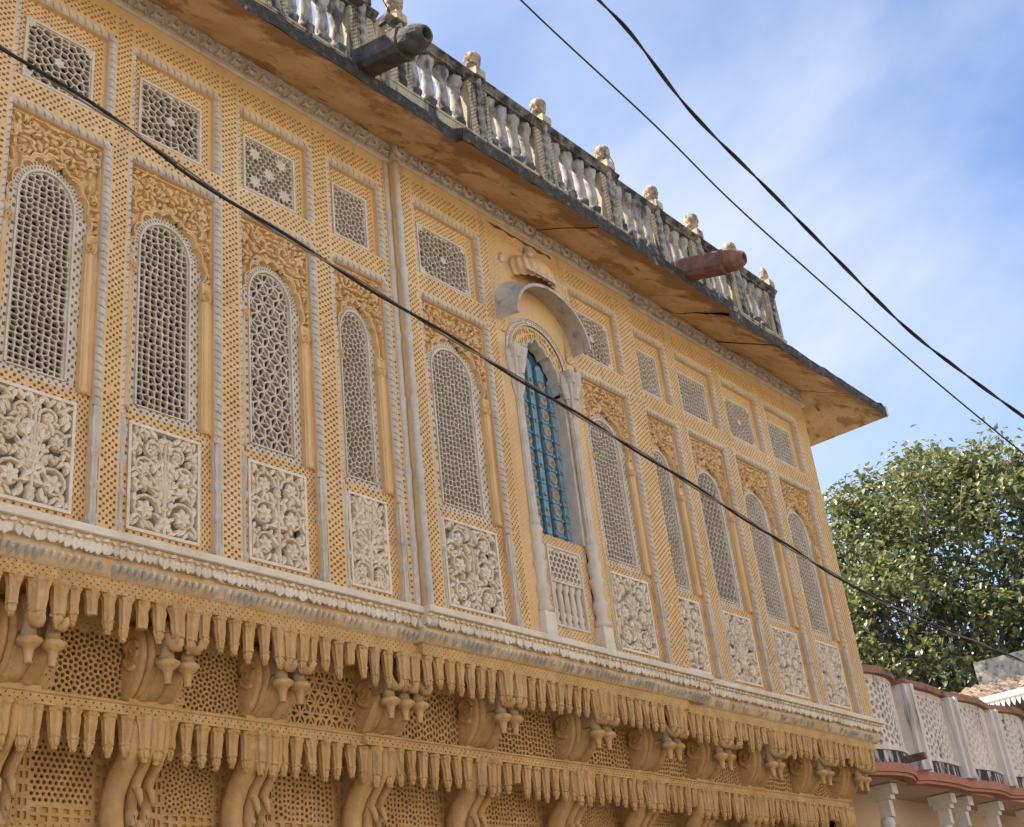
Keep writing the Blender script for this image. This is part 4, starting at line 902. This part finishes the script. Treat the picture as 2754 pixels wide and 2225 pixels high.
# flanking columns of the door
def column(x):
    e = part('door_column'); yy = y - .010
    b = PB(); b.lathe([(.050, 5.66), (.055, 5.70), (.044, 5.74), (.040, 6.3), (.038, 6.86), (.046, 6.89), (.038, 6.92), (.044, 6.95)], (x, yy, 0), 20, .05, 10, smooth=False); b.build('column_shaft', GRY, e)
    b = PB(); b.lathe([(.044, 6.95), (.056, 7.0), (.070, 7.06), (.060, 7.09), (.068, 7.12), (.066, 7.15), (.078, 7.20), (.095, 7.27), (.105, 7.36), (.098, 7.40)], (x, yy, 0), 32, .13, 8, smooth=False)
    b.lathe([(.074, 7.14), (.088, 7.20), (.104, 7.27), (.100, 7.30), (.085, 7.29)], (x, yy, 0), 32, .22, 4, smooth=False); b.lathe([(.095, 7.30), (.110, 7.38), (.118, 7.43), (.10, 7.44)], (x, yy, 0), 32, .20, 4, 2.0, smooth=False); b.build('capital', GRY, e)
    b = PB(); b.lathe([(.070, 4.86), (.075, 4.90), (.060, 4.93), (.050, 4.97), (.068, 5.05), (.072, 5.09), (.050, 5.11), (.045, 5.16), (.055, 5.24), (.070, 5.28), (.074, 5.31), (.050, 5.33), (.062, 5.40), (.066, 5.46), (.045, 5.50), (.055, 5.58), (.066, 5.62), (.050, 5.66)], (x, yy, 0), 16, .06, 8); b.build('column_foot', WHT, e)
    b = PB(); b.box(x - .07, x + .07, yy - .055, yy + .10, ZB + .1, 4.86); b.build('column_block', SLB, e)
column(8.29); column(9.115)
for xx in (8.165, 9.225):
    b = PB(); b.holes(rect(xx - .042, xx + .042, 4.75, 7.35), 3, 96, y - .003, .028, .62); b.build('perforated_band', YEL, D)
# hood: thin curved shell that flares back to the wall
b = PB(); n = 32; HD = .245
def hin(t, v): a0 = .10 * (1 - v); a = a0 + (math.pi - 2 * a0) * (1 - t); r = .585 - .045 * v; return (xc - .01 + r * math.cos(a), y - HD * v, 7.67 + r * (.98 - .13 * v) * math.sin(a) - .03 * (1 - v))
def hout(t, v):
    a0 = .50 * (1 - v); a = a0 + (math.pi - 2 * a0) * (1 - t); w = min(1, math.sin(a) / .7); k = (1 - v) ** 1.4 * w; r = .566 + .13 * k + .02 * (1 - w) * (1 - v); return (xc - .01 + r * math.cos(a), y - HD * v, 7.67 + r * (.87 + .02 * k) * math.sin(a))
for k in range(6):
    for i in range(n):
        for f in (hin, hout): b.add([f(i / n, k / 6), f((i + 1) / n, k / 6), f((i + 1) / n, (k + 1) / 6), f(i / n, (k + 1) / 6)], [(0, 1, 2, 3)], True)
    for t in (0, 1): b.add([hin(t, k / 6), hin(t, (k + 1) / 6), hout(t, (k + 1) / 6), hout(t, k / 6)], [(0, 1, 2, 3)])
for i in range(n): b.add([hin(i / n, 1), hin((i + 1) / n, 1), hout((i + 1) / n, 1), hout(i / n, 1)], [(0, 1, 2, 3)])
b.build('hood', HOO, D)
b = PB(); rope(b, (8.38, 8.345), (9.02, 8.345), (0, -1), .075, .055, y - .20, -.01); b.build('rope_moulding', GRY, D)
b = PB()     # ribbed half-dome above the hood
n = 72; pr = [(.30, -.02), (.315, .03), (.325, .08), (.315, .14), (.275, .20), (.21, .25), (.135, .285), (.075, .31), (.04, .34)]
vs = []
for r, z in pr:
    for k in range(n + 1):
        a = math.pi + math.pi * k / n; rr_ = r * (1 + .055 * math.cos(11 * math.pi * k / n * 2 + z * 9)); vs.append((xc + rr_ * math.cos(a), y + .62 * rr_ * math.sin(a), 8.31 + z))
b.add(vs, [(j * (n + 1) + k, j * (n + 1) + k + 1, (j + 1) * (n + 1) + k + 1, (j + 1) * (n + 1) + k) for j in range(len(pr) - 1) for k in range(n)], True); b.build('ribbed_dome', YEL, D)
b = PB(); rr = random.Random(8); up_ = []; lo_ = []
for k in range(23):
    x_ = 8.16 + k * .044; up_.append((x_, y - .0025, 8.835 + rr.uniform(-.006, .010))); lo_.append((x_, y - .0025, 8.835 - (.01 + .028 * abs(math.sin(k * .6 + .4))) + rr.uniform(-.006, .006)))
b.add(up_ + lo_, [(k, k + 1, 24 + k, 23 + k) for k in range(22)]); b.build('peeled_patch', PEEL, D)
b = PB(); b.lathe([(.035, 0), (.055, .02), (.05, .05), (.025, .07), (.035, .09), (.01, .13)], (xc, y - .03, 8.63), 10, .1, 5)
for s in (-1, 1): b.lathe([(.02, 0), (.035, .03), (.03, .07), (.006, .12)], (xc + s * .42, y - .01, 8.40), 8)
b.build('dome_finial', GRY, D)
for q in ((8.115, 8.235, 7.6, 8.79, 1), (9.155, 9.265, 7.6, 8.79, 1), (8.24, 9.15, 8.70, 8.79, 0)):
    b = PB(); w, h = q[1] - q[0], q[3] - q[2]; b.holes(rect(*q[:4]), int(w / .029) | 1, int(h / .0265), y - .004, .03, .62); b.build('perforated_band', YEL, D)

# ---------------------------------------------------------------- rain spouts
def spout(p0, p1, w, h, M, name, label):
    b = PB(); p0, p1 = Vector(p0), Vector(p1); d = (p1 - p0).normalized(); s = d.cross(Vector((0, 0, 1))).normalized(); u = s.cross(d)
    L = (p1 - p0).length; rings = []
    def ring(t, k, rnd):
        o = []
        for i in range(16):
            a = 6.2832 * (i + .5) / 16; ca, sa = math.cos(a), math.sin(a); m_ = max(abs(ca), abs(sa)); f_ = 1 / m_ * (1 - rnd) + rnd
            o.append(p0 + d * t + s * (ca * f_ * w / 2 * k) + u * (sa * f_ * h / 2 * k))
        return o
    seq = [(0, 1, .05), (L * .62, 1, .05), (L * .63, 1.08, .1), (L * .68, 1.08, .1), (L * .69, 1.0, .45), (L * .85, 1.02, .9), (L * .95, .82, 1), (L, .62, 1), (L, .46, 1), (L * .90, .42, 1)]
    vs = [p for q in seq for p in ring(*q)]
    b.add(vs, [(j * 16 + k, j * 16 + (k + 1) % 16, (j + 1) * 16 + (k + 1) % 16, (j + 1) * 16 + k) for j in range(len(seq) - 1) for k in range(16)] + [tuple(range(144, 160)), tuple(range(16))], False)
    o = b.build(name, M, B); o['label'] = label; return o
spout((5.80, -.84, 8.90), (5.80, -1.56, 8.74), .23, .22, SPG, 'rain_spout', 'dark grey stone rain spout jutting over the eave at the left')
spout((10.49, -.90, 8.87), (10.57, -1.58, 8.72), .23, .22, SPR, 'rain_spout', 'rust-red terracotta rain spout jutting over the eave at the right')

# ---------------------------------------------------------------- roof balustrade
BA = part('balustrade')
ZP, ZR0, ZR1 = 9.90, 10.61, 10.70
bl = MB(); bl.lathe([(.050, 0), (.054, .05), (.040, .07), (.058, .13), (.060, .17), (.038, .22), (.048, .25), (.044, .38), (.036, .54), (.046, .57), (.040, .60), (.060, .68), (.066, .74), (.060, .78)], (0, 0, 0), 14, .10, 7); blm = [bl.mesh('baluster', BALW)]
fm = MB(); fm.lathe([(.060, 0), (.065, .02), (.040, .04), (.050, .06), (.075, .075), (.080, .10), (.070, .11), (.088, .13), (.094, .17), (.084, .215), (.058, .25), (.025, .272), (.012, .29)], (0, 0, 0), 28, .07, 9); fme = fm.mesh('finial', FIN)
fm = MB(); fm.lathe([(.060, 0), (.065, .02), (.045, .04), (.060, .06), (.062, .10), (.054, .17), (.035, .23), (.012, .27), (.006, .28)], (0, 0, 0), 16, .05, 6); fme2 = fm.mesh('finial', FIN)
pm = MB(); n = 24
vs = []; pr = []
for i in range(60):
    z = (ZR1 - ZP + .02) * i / 59; pr.append((.036, z))
pm.lathe(pr, (0, 0, 0), 14, .24, 2, 26.0, smooth=False); pme = pm.mesh('spiral_colonnette', CLN)
posts = [(3.4, 0), (4.5, 0), (5.58, 0), (6.66, 0), (7.09, -CD), (8.257, -CD), (9.361, -CD), (10.567, -CD), (11.673, 0), (12.606, 0), (13.551, 0), (14.46, 0)]
yb0 = -.05
for i, (px, po) in enumerate(posts):
    yy = yb0 + po; b = PB(); last = i == len(posts) - 1
    b.box(px - .155, px + .155, yy + .012, yy + .20, ZP, ZR0)
    for s in (-1, 1):
        xa = px + s * .10; b.holes(rect(xa - .052, xa + .052, ZP, ZR0), 4, 30, yy - .001, .03, .72)
        b.quad((xa - .052 if s < 0 else xa + .052, yy - .001, ZP), (xa - .052 if s < 0 else xa + .052, yy - .001, ZR0), (xa - .052 if s < 0 else xa + .052, yy + .02, ZR0), (xa - .052 if s < 0 else xa + .052, yy + .02, ZP))
        b.box(px - .048, px - .040, yy - .004, yy + .02, ZP, ZR0) if s < 0 else b.box(px + .040, px + .048, yy - .004, yy + .02, ZP, ZR0)
    b.box(px - .075, px + .075, yy - .075, yy + .13, ZR1, ZR1 + .10); b.build('balustrade_post', BAL, BA)
    inst(pme, 'spiral_colonnette', BA, (px, yy - .014, ZP)); o = inst(fme2 if last else fme, 'finial', BA, (px, yy + .02, ZR1 + .11), i * 1.3); o.scale = (1, 1, rn.uniform(.93, 1.05))
    if i < len(posts) - 1:
        nx, no = posts[i + 1]; a, c = px + .155, nx - .155
        if c - a < .2:
            b = PB(); b.box(a, c, yy + .01, yy + .2, ZP - .1, ZR0 - .001); b.build('balustrade_wall', BAL, BA); continue
        n = 4 if c - a > .7 else 3
        for k in range(n):
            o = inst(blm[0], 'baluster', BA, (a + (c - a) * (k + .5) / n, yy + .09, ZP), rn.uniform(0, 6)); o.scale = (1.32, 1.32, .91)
for xa, xb, po in ((XL, 6.85, 0), (6.90, 10.75, -CD), (10.75, XE + .01, 0)):
    yy = yb0 + po; b = PB()
    b.prism_x([(yy + .20, ZR0), (yy - .012, ZR0), (yy - .012, ZR0 + .03), (yy - .045, ZR0 + .06), (yy - .06, ZR0 + .075), (yy - .06, ZR1), (yy + .22, ZR1)], xa, xb); b.build('balustrade_rail', RAI, BA)
    b = PB(); b.prism_x([(yy + .20, 9.2), (yy - .02, 9.2), (yy - .02, ZP - .03), (yy - .03, ZP - .03), (yy - .03, ZP), (yy + .20, ZP)], xa, xb); b.build('balustrade_plinth', BAL, BA)
b = PB(); b.box(XE - .15, XE + .005, yb0 + .21, 3.0, ZP, ZR1); b.build('balustrade_return', BAL, BA)
b = PB(); b.tube([(6.55, -.12, 11.6), (6.72, -.11, 11.2), (6.95, -.10, 10.9), (7.05, -.10, 10.78)], .006, 5); b.build('loose_wire', CBL, BA)
b = PB(); b.tube([(10.62, -.1 , 10.99), (10.72, -.1, 11.0), (10.79, -.1, 10.93), (10.78, -.1, 10.82), (10.72, -.1, 10.78)], .005, 5); b.build('wire_loop', CBL, BA)

# ------------------------------------------------------------------ building with the curved white parapet
B2 = empty('balcony_building', (18, 0, 0)); INV2 = Vector((-18, 0, 0))
tag(B2, 'white curved balcony parapet with pierced panels, red coping and corbels beside the carved mansion', 'building')
class P2(MB):
    def build(s, name, M, parent=None):
        o = MB.build(s, name, M, parent); o.location = INV2 if parent is B2 else (0, 0, 0); return o
px = [14.64, 16.33, 17.79, 19.32, 20.82, 22.5, 24.2]
def curve(x):
    for i in range(len(px) - 1):
        if px[i] <= x <= px[i + 1]:
            t = (x - px[i]) / (px[i + 1] - px[i]); s = math.sin(math.pi * t)
            return (.34 - .24 * s if i == 0 else .22 - (.05, .10, .16, .10, .1)[i - 1] * s * (1 if i != 1 else 1)) if True else 0
    return .25
Z0, Z1 = 4.24, 5.43
def cstrip(b, x0, x1, dy0, dy1, z0, z1, n=10):
    for i in range(n):
        a, c = x0 + (x1 - x0) * i / n, x0 + (x1 - x0) * (i + 1) / n; ya, yc = curve(a), curve(c)
        b.add([(a, ya + dy0, z0), (c, yc + dy0, z0), (c, yc + dy0, z1), (a, ya + dy0, z1), (a, ya + dy1, z0), (c, yc + dy1, z0), (c, yc + dy1, z1), (a, ya + dy1, z1)], [(0, 1, 2, 3), (7, 6, 5, 4), (3, 2, 6, 7), (1, 0, 4, 5), (0, 3, 7, 4), (2, 1, 5, 6)])
for i in range(len(px) - 1):
    a, c = px[i] + (.10 if i else .0), px[i + 1] - .14
    b = P2(); cstrip(b, px[i], px[i + 1] - .001, 0, .14, Z0, 4.40); b.build('parapet_plinth', B2D, B2)
    b = P2(); cstrip(b, px[i], px[i + 1] - .001, -.03, .16, 4.402, 4.44); b.build('parapet_frame', B2W, B2)
    b = P2(); cstrip(b, px[i], px[i + 1] - .001, -.0, .14, 5.30, 5.352); b.build('parapet_frame', B2W, B2)
    b = P2(); wa, wc = (a + .08, c - .06); cstrip(b, a - .0, wa, -.02, .14, 4.441, 5.299, 2); b.build('panel_frame', B2W, B2)
    b = P2(); cstrip(b, wc, px[i + 1] - .16, -.02, .14, 4.44, 5.30, 2); b.build('panel_frame', B2W, B2)
    b = P2(); lattice(b, [(wa, 4.44), (wc, 4.44), (wc, 5.30), (wa, 5.30)], [(x, 4.44 + (z - 4.44) * 1.12) for x, z in seeds_for('star', wa, wc, 4.40, 5.36, .105)], .2, .034, 0, .11, .008)
    b.v = [(p[0], p[1] + curve(min(max(p[0], px[i]), px[i + 1] - .001)) + .01, p[2]) for p in b.v]; b.build('parapet_lattice', B2W, B2)
    if i:
        b = P2(); b.box(px[i] - .16, px[i] + .10, .10, .40, Z0, 5.352); b.box(px[i] - .06, px[i] + .03, .05, .10, Z0, 5.352); b.build('parapet_post', B2W, B2)
    nb = 5
    for k in range(nb):      # coping bricks
        x0, x1 = px[i] + (px[i + 1] - px[i]) * k / nb, px[i] + (px[i + 1] - px[i]) * (k + 1) / nb
        b = P2(); cstrip(b, x0 + .004, x1 - .004, -.075 + .004 * (k % 2), .20, 5.354, 5.43 + .004 * (k % 3), 3); cstrip(b, x0 + .004, x1 - .004, -.05, .17, 5.431 + .004 * (k % 3), 5.455, 3); b.build('coping_block', B2C, B2)
b = P2(); cstrip(b, px[0], px[-1], -.06, .10, 4.13, Z0 - .002, 60); cstrip(b, px[0], px[-1], -.03, .10, 4.09, 4.129, 60); b.build('red_band', B2R, B2)
b = P2(); b.box(px[0], px[-1], .30, 1.0, 4.10, Z0 - .01); b.build('balcony_floor', B2P, B2)
b = P2(); b.box(14.70, 24.2, 1.0, 1.3, 0, 4.10); b.build('wall', B2P, B2)
b = P2(); b.box(14.36, 14.68, .60, .95, 0, 4.05); b.box(14.40, 14.72, .95, 1.3, 0, 4.1); b.build('red_pilaster', B2R, B2)
b = P2(); b.box(14.70, 24.2, 3.0, 3.3, 4.2, 5.1); b.build('terrace_wall', CRM, B2)
b = P2(); b.box(14.70, 24.2, 1.32, 3.0, 3.9, 4.2); b.build('terrace_floor', CRM, B2)
for cx in (15.75, 17.6, 18.2, 19.35, 20.9):
    e = empty('corbel', INV2, B2); b = MB(); s = [(1.0, 3.15), (.80, 3.22), (.70, 3.38), (.66, 3.50), (.60, 3.60)]
    b.tube([(cx, y_, z_) for y_, z_ in s], [.05, .06, .06, .055, .05], 8); b.build('corbel_arm', B2B, e)
    b = MB(); b.lathe([(.01, -.10), (.07, -.07), (.095, 0), (.08, .06), (.05, .09)], (cx, .56, 3.62), 12); b.build('corbel_ball', B2B, e)
    b = MB(); b.box(cx - .05, cx + .05, .46, .62, 3.70, 3.90); b.box(cx - .07, cx + .07, .42, .66, 3.90, 3.96); b.box(cx - .085, cx + .085, .37, .70, 3.96, 4.088); b.build('corbel_block', B2B, e)
for cx in (15.0, 16.6, 18.6):
    b = P2(); c = [(cx + .9 * u, .995, 3.2 + .55 * math.sin(math.pi * min(1, u + .02))) for u in [k / 10 for k in range(11)]]; b.tube(c, .012, 4); b.build('arch_moulding', B2P, B2)
b = P2(); b.box(15.62, 15.70, -.16, .30, 4.27, 4.35); b.build('rusty_bar', SPR, B2)

# ------------------------------------------------------------------ tiled building far right
B3 = empty('tiled_house', (25, -1.4, 0))
tag(B3, 'dark mould-stained house with old tiled canopy and white scalloped eave board behind the parapet', 'building')
def local3(b): b.v = [(p[0] - 25, p[1] + 2, p[2]) for p in b.v]; return b
b = MB(); b.box(25.0, 33, -9, 1.55, 0, 7.42); local3(b).build('wall', MOL, B3)
tl = MB(); tl.add([(-.09, 0, 0), (.09, 0, 0), (.09, .30, 0), (-.09, .30, 0), (0, 0, .05), (0, .30, .05)], [(0, 4, 5, 3), (4, 1, 2, 5), (0, 1, 4)]); tme = tl.mesh('tile', TIL)
for j in range(5):
    for i in range(30):
        o = inst(tme, 'tile', B3, (24.0 - 25 + j * .22, 1.86 + 2 - i * .18 - (j % 2) * .03, 6.53 + j * .09)); o.rotation_euler = (R_(22 + rn.uniform(-2, 2)), rn.uniform(-.06, .06), R_(-90) + rn.uniform(-.05, .05))
b = MB(); b.box(23.93, 23.97, -3.6, 1.92, 6.42, 6.52); local3(b).build('gutter', B2B, B3)
b = MB()
for i in range(54):
    x = 1.9 - i * .1; b.add([(23.95, x, 6.42), (23.95, x - .1, 6.42), (23.95, x - .08, 6.32), (23.95, x - .05, 6.25), (23.95, x - .02, 6.32), (23.965, x, 6.42), (23.965, x - .1, 6.42), (23.965, x - .08, 6.32), (23.965, x - .05, 6.25), (23.965, x - .02, 6.32)], [(0, 1, 2, 3, 4), (9, 8, 7, 6, 5), (0, 4, 9, 5), (4, 3, 8, 9), (3, 2, 7, 8), (2, 1, 6, 7)])
local3(b).build('scalloped_board', B2B, B3)
b = MB(); b.add([(23.98, 1.9, 6.49), (23.98, -3.5, 6.49), (25.0, -3.5, 6.92), (25.0, 1.9, 6.92)], [(0, 1, 2, 3)]); local3(b).build('canopy_deck', BRK, B3)

# ------------------------------------------------------------------ tree
T = empty('peepal_tree', (29.8, 4.2, 0)); tag(T, 'large leafy green peepal tree rising behind the white balcony parapet', 'tree')
rt_ = random.Random(21)
limbs = MB(); tips = []
def grow(p, d, r, L, lev):
    n = 5; pts = [p]; q = p.copy(); dd = d.copy()
    for i in range(n):
        dd = (dd + Vector((rt_.uniform(-.18, .18), rt_.uniform(-.18, .18), rt_.uniform(-.05, .16)))).normalized(); q = q + dd * L / n; pts.append(q.copy())
    limbs.tube(pts, [r * (1 - .45 * i / n) for i in range(n + 1)], 7 if lev < 2 else 5)
    if lev >= 2: tips.extend(pts[2:])
    if lev < 4:
        k = 4 if lev < 2 else 3
        for i in range(k):
            a = rt_.uniform(0, 6.28); s = rt_.uniform(.5, 1.0); nd_ = (dd + Vector((math.cos(a) * s, math.sin(a) * s, rt_.uniform(.0, .5)))).normalized()
            grow(pts[rt_.choice((3, 4, 5))], nd_, r * .55, L * .72, lev + 1)
limbs.tube([(0, 0, 0), (.1, 0, 1.5), (0, .1, 3.2), (.1, 0, 4.4)], [.42, .34, .30, .28], 10)
limbs.tube([(.1, 0, 4.2), (.0, .1, 5.6), (.2, -.2, 7.0)], [.28, .24, .18], 8)
for a in range(6):
    aa = a * 1.05; grow(Vector((.1, 0, 5.4 + .35 * a)), Vector((math.cos(aa) * .8, math.sin(aa) * .8, .75)).normalized(), .15, 2.0, 0)
limbs.build('trunk', BRK, T)
def leafgeo(p, d, L):
    side = d.cross(Vector((0, 0, 1)))
    if side.length < 1e-3: side = Vector((1, 0, 0))
    side.normalize(); nrm = side.cross(d); c = rt_.uniform(.0, .25)
    return [p, p + d * L * .38 + side * L * .40 + nrm * L * c, p + d * L * 1.15, p + d * L * .38 - side * L * .40 + nrm * L * c, p + d * L * .72 + side * L * .2, p + d * L * .72 - side * L * .2]
crown = MB(); CX, CY, CZ = 0.0, -0.3, 9.75; RX, RY_, RZ = 3.3, 4.1, 3.8
clumps = []
for k in range(700):
    while True:
        u = Vector((rt_.uniform(-1, 1), rt_.uniform(-1, 1), rt_.uniform(-.75, 1)))
        if .25 < u.length < 1: break
    f_ = 1 + .16 * math.sin(u.x * 7 + 1) * math.cos(u.y * 6) + .10 * math.sin(u.z * 9 + u.x * 5)
    u = u.normalized() * (u.length ** .5) * f_
    clumps.append(Vector((CX + u.x * RX, CY + u.y * RY_, CZ + u.z * RZ)))
singles = []
TW = MB()
def spray(c, R, n, twig=False):
    for i in range(n):
        o = Vector((rt_.gauss(0, 1), rt_.gauss(0, 1), rt_.gauss(0, .8))) * R * .5
        d = Vector((rt_.uniform(-1, 1), rt_.uniform(-1, 1), rt_.uniform(-1.3, .25))).normalized(); L = rt_.uniform(.12, .20)
        crown.add(leafgeo(c + o, d, L), [(0, 1, 4, 2), (0, 2, 5, 3)])
for c in clumps: spray(c, rt_.uniform(.38, .62), rt_.randint(50, 72))
for k in range(70):        # upright twigs that break the outline
    a = rt_.uniform(0, 6.28); r_ = rt_.uniform(.1, 1) ** .5
    bx = CX + RX * .95 * r_ * math.cos(a); by = CY + RY_ * .95 * r_ * math.sin(a); bz = CZ + RZ * math.sqrt(max(0, 1 - r_ * r_ * .93)) * 1.0
    d = Vector((rt_.uniform(-.3, .3), rt_.uniform(-.3, .3), 1)).normalized(); L = rt_.uniform(.4, .85); p = Vector((bx, by, bz)) - d * .3
    TW.tube([p - d * .5, p + d * L * .6, p + d * L], [.020, .012, .006], 4)
    for i in range(rt_.randint(8, 14)): 
        q = p + d * L * rt_.uniform(.3, 1); singles.append((q, Vector((rt_.uniform(-1, 1), rt_.uniform(-1, 1), rt_.uniform(-1, .3))).normalized(), rt_.uniform(.12, .18)))
tag(TW.build('twigs', BRK, T), kind='stuff')
lm = MB(); lm.add([(0, 0, 0), (.40, .38, .10), (0, 1.15, 0), (-.40, .38, .10), (.2, .72, .03), (-.2, .72, .03)], [(0, 1, 4, 2), (0, 2, 5, 3)]); lme = lm.mesh('leaf', LEAF)
camp = Vector((0, -6.4, 1.6)) - Vector((29.8, 4.2, 0))
singles.sort(key=lambda s: (s[0] - camp).length)
for i, (p, d, L) in enumerate(singles):
    if i < 300:
        o = bpy.data.objects.new('leaf', lme); COL.objects.link(o); o.parent = T; o.location = p; o.rotation_euler = d.to_track_quat('Y', 'Z').to_euler(); o.scale = (L, L, L)
    else: crown.add(leafgeo(p, d, L), [(0, 1, 4, 2), (0, 2, 5, 3)])
tag(crown.build('crown', LEAF, T), kind='stuff')

# ------------------------------------------------------------------ overhead cables
def cam_point(u, v, dep):
    return Vector((0, -6.4, 1.6)) + (fw + rt * ((u - 1377) / 3420.52) - up * ((v - 1112.5) / 3420.52)) * dep
def cable(pts, d0, d1, name, label, strands):
    # world positions of the hanging line; both ends run on past the frame
    P = []; n = len(pts)
    u0, u1 = pts[0][0], pts[-1][0]
    for u, v in pts:
        t = (u - u0) / (u1 - u0); P.append(cam_point(u, v, 1 / ((1 - t) / d0 + t / d1)))
    P = [P[0] + (P[0] - P[1]) * 1.5] + P + [P[-1] + (P[-1] - P[-2]) * 3]
    c = []
    for i in range(len(P) - 1):
        a = P[max(i - 1, 0)]; b_ = P[i]; d = P[i + 1]; e_ = P[min(i + 2, len(P) - 1)]
        for k in range(14):
            t = k / 14; c.append(0.5 * ((2 * b_) + (d - a) * t + (2 * a - 5 * b_ + 4 * d - e_) * t * t + (3 * b_ - a - 3 * d + e_) * t ** 3))
    e = empty(name, c[0]); tag(e, label, 'cable', 'overhead cables')
    s = 0.0; S_ = [0.0]
    for i in range(1, len(c)): s += (c[i] - c[i - 1]).length; S_.append(s)
    fine = []; st = .05; i = 0; x = 0.0
    while x < s:
        while S_[i + 1] < x: i += 1
        t = (x - S_[i]) / (S_[i + 1] - S_[i]); fine.append((c[i].lerp(c[i + 1], t), (c[i + 1] - c[i]).normalized(), x)); x += st
    for (r, off_, ph, pit, M, nm) in strands:
        b = MB(); pp = []
        for p, d, x in fine:
            a = d.cross(Vector((0, 0, 1))).normalized(); b_ = a.cross(d); q = 6.283 * x / pit + ph; pp.append(p + (a * math.cos(q) + b_ * math.sin(q)) * off_ - c[0])
        b.tube(pp, r, 6); b.build(nm, M, e)
k = 1.2815
cable([(0, 126), (320, 330), (551, 497), (800, 655), (1089, 833), (1384, 1012), (1794, 1262), (2230, 1538), (2435, 1648), (2754, 1781)], 5.0, 10.5, 'overhead_cable', 'twisted black service cable with bare strand crossing in front of the carved windows',
      [(.0080, .0066, 0, 1.05, CBL, 'insulated_strand'), (.0050, .0086, 3.14, 1.05, WIR, 'bare_strand')])
cable([(1600, -10), (1700, 95), (1858, 300), (2056, 500), (2243, 690), (2435, 880), (2600, 1010), (2754, 1122)], 8.0, 9.5, 'overhead_cable', 'thick twisted black cable against the sky at upper right',
      [(.0076, .0068, 0, .75, CBL, 'insulated_strand'), (.0076, .0068, 3.14, .75, CBL, 'insulated_strand')])
cable([(1390, -10), (1500, 95), (1762, 338), (1960, 535), (2179, 733), (2435, 957), (2600, 1096), (2754, 1222)], 8.0, 9.5, 'overhead_cable', 'thin single black wire against the sky below the thick cable',
      [(.0066, 0, 0, 1, CBL, 'wire')])
